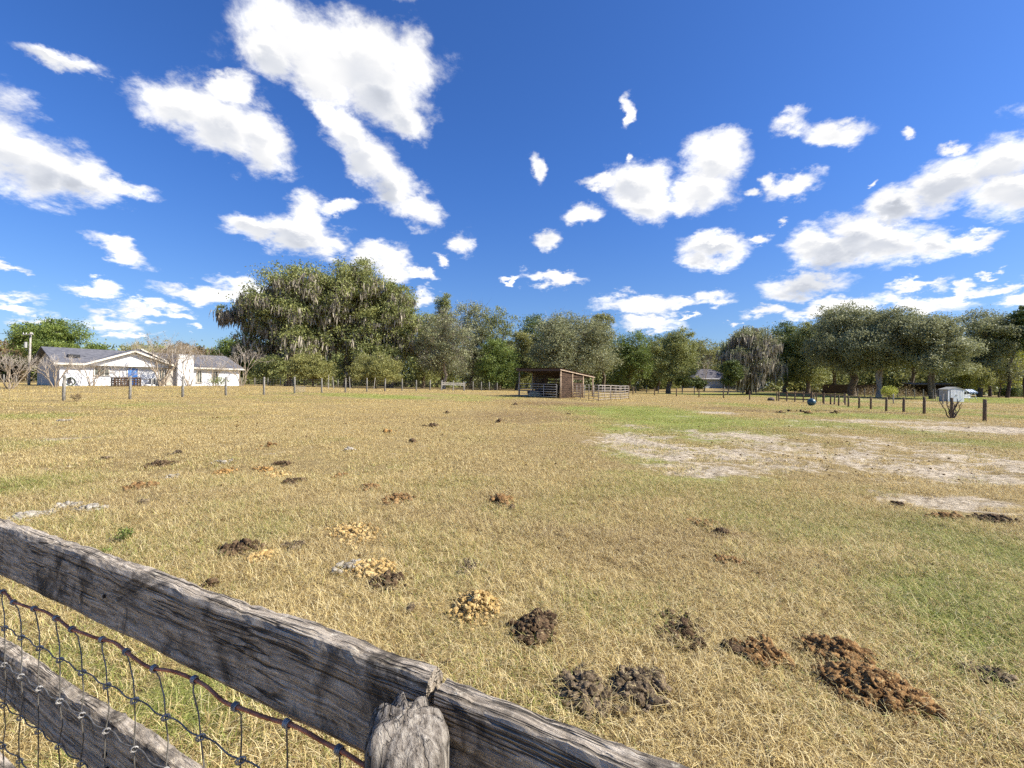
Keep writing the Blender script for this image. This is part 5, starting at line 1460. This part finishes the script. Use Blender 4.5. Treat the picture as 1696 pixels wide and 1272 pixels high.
tree(700,92,515,672,735,638,'oak','dark tree wedged between the right live oak and grey twiggy tree',80,'oak_tree',8000,8,.16)
tree(855,90,545,830,890,640,'olive','dull olive tree just left of the broad round oak',81,'oak_tree',8000,8,.15)
tree(1380,96,512,1345,1420,636,'oak','dim oak behind the left one of the right trio',82,'oak_tree',10000,9,.16)
# behind the white house
tree(88,92,522,24,148,612,'green','round crowned green oak rising behind the left half of the white house',37,'oak_tree',22000,14,.17,trunk=.5)
tree(160,100,562,125,192,630,'green','dark green tree behind the roof ridge right of the round oak',38,'oak_tree',8000,8,.18)
tree(10,96,562,-30,45,635,'rust','rusty brown tree left of the utility pole',39,'oak_tree',8000,8,.18)
tree(225,104,568,180,275,632,'olive','olive brown tree behind the front gable of the white house',40,'oak_tree',9000,9,.18)
tree(300,100,566,262,340,635,'rust','reddish brown tree behind the white chimney',41,'oak_tree',9000,9,.18)
tree(340,98,570,315,368,632,'rust','brown and green tree behind the right wing roof',42,'oak_tree',6000,7,.18)
tree(392,94,558,345,432,636,'green','bright green tree behind the right end of the white house',43,'oak_tree',13000,10,.17)
tree(-70,90,540,-130,-10,640,'green','green tree beyond the left edge',44,'oak_tree',9000,9,.2)
# bare trees round the house
CM = 'bare crape myrtles around the white house'
bare(16,43,577,84,'bare bush with a green centre, leftmost, on the lawn by the utility pole',50,stems=11,lv=5,r0=.045,group=CM)
bare(92,47,582,54,'bare tree in front of the left corner of the white house',51,stems=6,group=CM)
bare(152,52,592,44,'bare tree under the kitchen window of the white house',52,stems=5,group=CM)
bare(203,53,596,50,'bare tree between the lattice crate and the blue door',53,stems=4,group=CM,r0=.045)
bare(267,56,556,108,'largest bare tree, vase shaped with rusty seed heads, left of the chimney',54,stems=7,lv=6,rust=2600,r0=.085,group=CM)
bare(314,60,568,60,'rusty topped bare tree just right of the chimney',55,stems=5,lv=5,rust=1100,r0=.06,group=CM)
bare(356,62,586,50,'low bare tree in front of the right wing windows',56,stems=5,group=CM,r0=.045)
bare(400,63,572,58,'bare vase shaped tree at the right end of the white house',57,stems=6,lv=5,r0=.07,group=CM)
bare(236,90,553,70,'tall hazy bare tree top behind the front gable',58,stems=5,lv=6,name='bare_tree')
# shrub at the right fence, sapling, weeds
def shrub(px, py, dep, hpx, wpx, label, seed, n=8):
    g = np.random.default_rng(seed); x, y, _ = P(px, py, dep); o = thing('bare_shrub', label, 'shrub', (x, y, H1(x, y))); b = MB()
    Hh = hpx * dep / FPX; W = wpx / 2 * dep / FPX
    for k in range(n):
        tx = (k / (n - 1) * 2 - 1) * W * g.uniform(.7, 1.05); ty = g.normal() * W * .5
        p_ = limb(b, (tx * .12, ty * .1, -.05), (tx, ty, Hh * g.uniform(.75, 1.1)), .032, .012, g, 5, .05, 5)
        for j in (3, 4): limb(b, p_[j], tuple(p_[j] + Vector((tx * .15 + g.normal() * .08, g.normal() * .08, Hh * .3))), .012, .005, g, 3, .05, 4)
    b.build('stems', M_barkd, o, True); return o
shrub(1577, 691, 23, 30, 44, 'leafless dark stemmed shrub growing around a post of the right fence', 61)
def plant(px, py, hpx, wpx, kind, label, seed, n=700, leaf=.06, name='sapling'):
    g = np.random.default_rng(seed); x, y, z = G(px, py); o = thing(name, label, 'plant', (x, y, z)); s_ = y / FPX
    Hh, W = hpx * s_, wpx / 2 * s_
    u = g.normal(size=(n, 3)); u /= np.linalg.norm(u, axis=1)[:, None]; r = g.random(n)[:, None] ** .4
    C = u * r * np.array([W, W, Hh * .42]) + np.array([0, 0, Hh * .58]); C[:, 2] = np.maximum(C[:, 2], .01)
    link('leaves', leafmesh('leaves', C, leaf, g.random(n), g, .3), LF[kind], o)
    b = MB()
    for k in range(4): limb(b, (0, 0, -.05), (g.normal() * W * .4, g.normal() * W * .4, Hh * .8), .03 * Hh, .01 * Hh, g, 3, .04, 5)
    b.build('stem', M_bark, o)
x_, y_, _ = P(1473, 658, 68)
plant(1473, 662, 24, 24, 'lime', 'bright green sapling on the bare lot between two oak trunks', 62, 900, .12)
plant(207, 898, 26, 26, 'green', 'small bright green weed tuft above the foreground rail', 63, 260, .014, 'weed')
plant(176, 917, 10, 16, 'green', 'tiny green weed left below the bright weed tuft', 64, 120, .010, 'weed')
plant(126, 665, 14, 16, 'rust', 'small dry brown weed at the foot of the nearest left fence post', 65, 160, .05, 'weed')
plant(362, 640, 16, 30, 'green', 'green shrub growing below the right wing window', 66, 500, .10, 'shrub')
for i, (px, dd_, wq, hq, kd, lb) in enumerate(((1440, 79, 60, 22, 'rust', 'brown brush heap between the two left oak trunks'), (1500, 76, 70, 24, 'rust', 'tall dry brush heap in the lot behind the right fence'), (1345, 99, 60, 12, 'rust', 'low reddish leaf heap at the edge of the right wood'))):
    g = np.random.default_rng(90 + i); x, y, _ = P(px, 650, dd_); z = H1(x, y); W = wq / 2 * dd_ / FPX; Hh = hq * dd_ / FPX; n = 2600
    C = g.normal(size=(n, 3)) * np.array([W * .5, .8, Hh * .35]); C[:, 2] = np.abs(C[:, 2]) * np.clip(1.2 - np.abs(C[:, 0]) / W, .1, 1)
    o = link('brush_heap', leafmesh('brush', C, .12, g.random(n), g, .15), LF[kd], None, (x, y, z)); tag(o, lb, 'brush')
# palms-like shrubs and hedge by the blue house
for i, (px, top, l_, r_, lb) in enumerate(((1155, 622, 1140, 1172, 'dark shrub at the left front of the blue house'), (1130, 620, 1118, 1146, 'shrub left of the blue house beneath the trees'))):
    tree(px, 100, top, l_, r_, 645, 'deep', lb, 70 + i, 'bush', 2600, 5, .14, trunk=.08, fork=.1, cat='bush')
# ------------------------------------------------------------------ far woods behind everything (one mass)
g = np.random.default_rng(5); lb = []
for px in np.arange(-260, 1990, 11):
    dep = 118 + g.uniform(-8, 22); tp = 575 + g.uniform(-10, 14)
    if 130 < px < 420: tp += 8
    if 1120 < px < 1200: tp += 4; dep += 32
    x, y, _ = P(px, 640, dep); z = H1(x, y); zt = P(px, tp, dep)[2]
    for f in (0.12, .38, .64, .88):
        r = g.uniform(2.2, 3.4); lb.append((x + g.normal() * 1.5, y + g.normal() * 3, z + (zt - z) * f - r * .3, r))
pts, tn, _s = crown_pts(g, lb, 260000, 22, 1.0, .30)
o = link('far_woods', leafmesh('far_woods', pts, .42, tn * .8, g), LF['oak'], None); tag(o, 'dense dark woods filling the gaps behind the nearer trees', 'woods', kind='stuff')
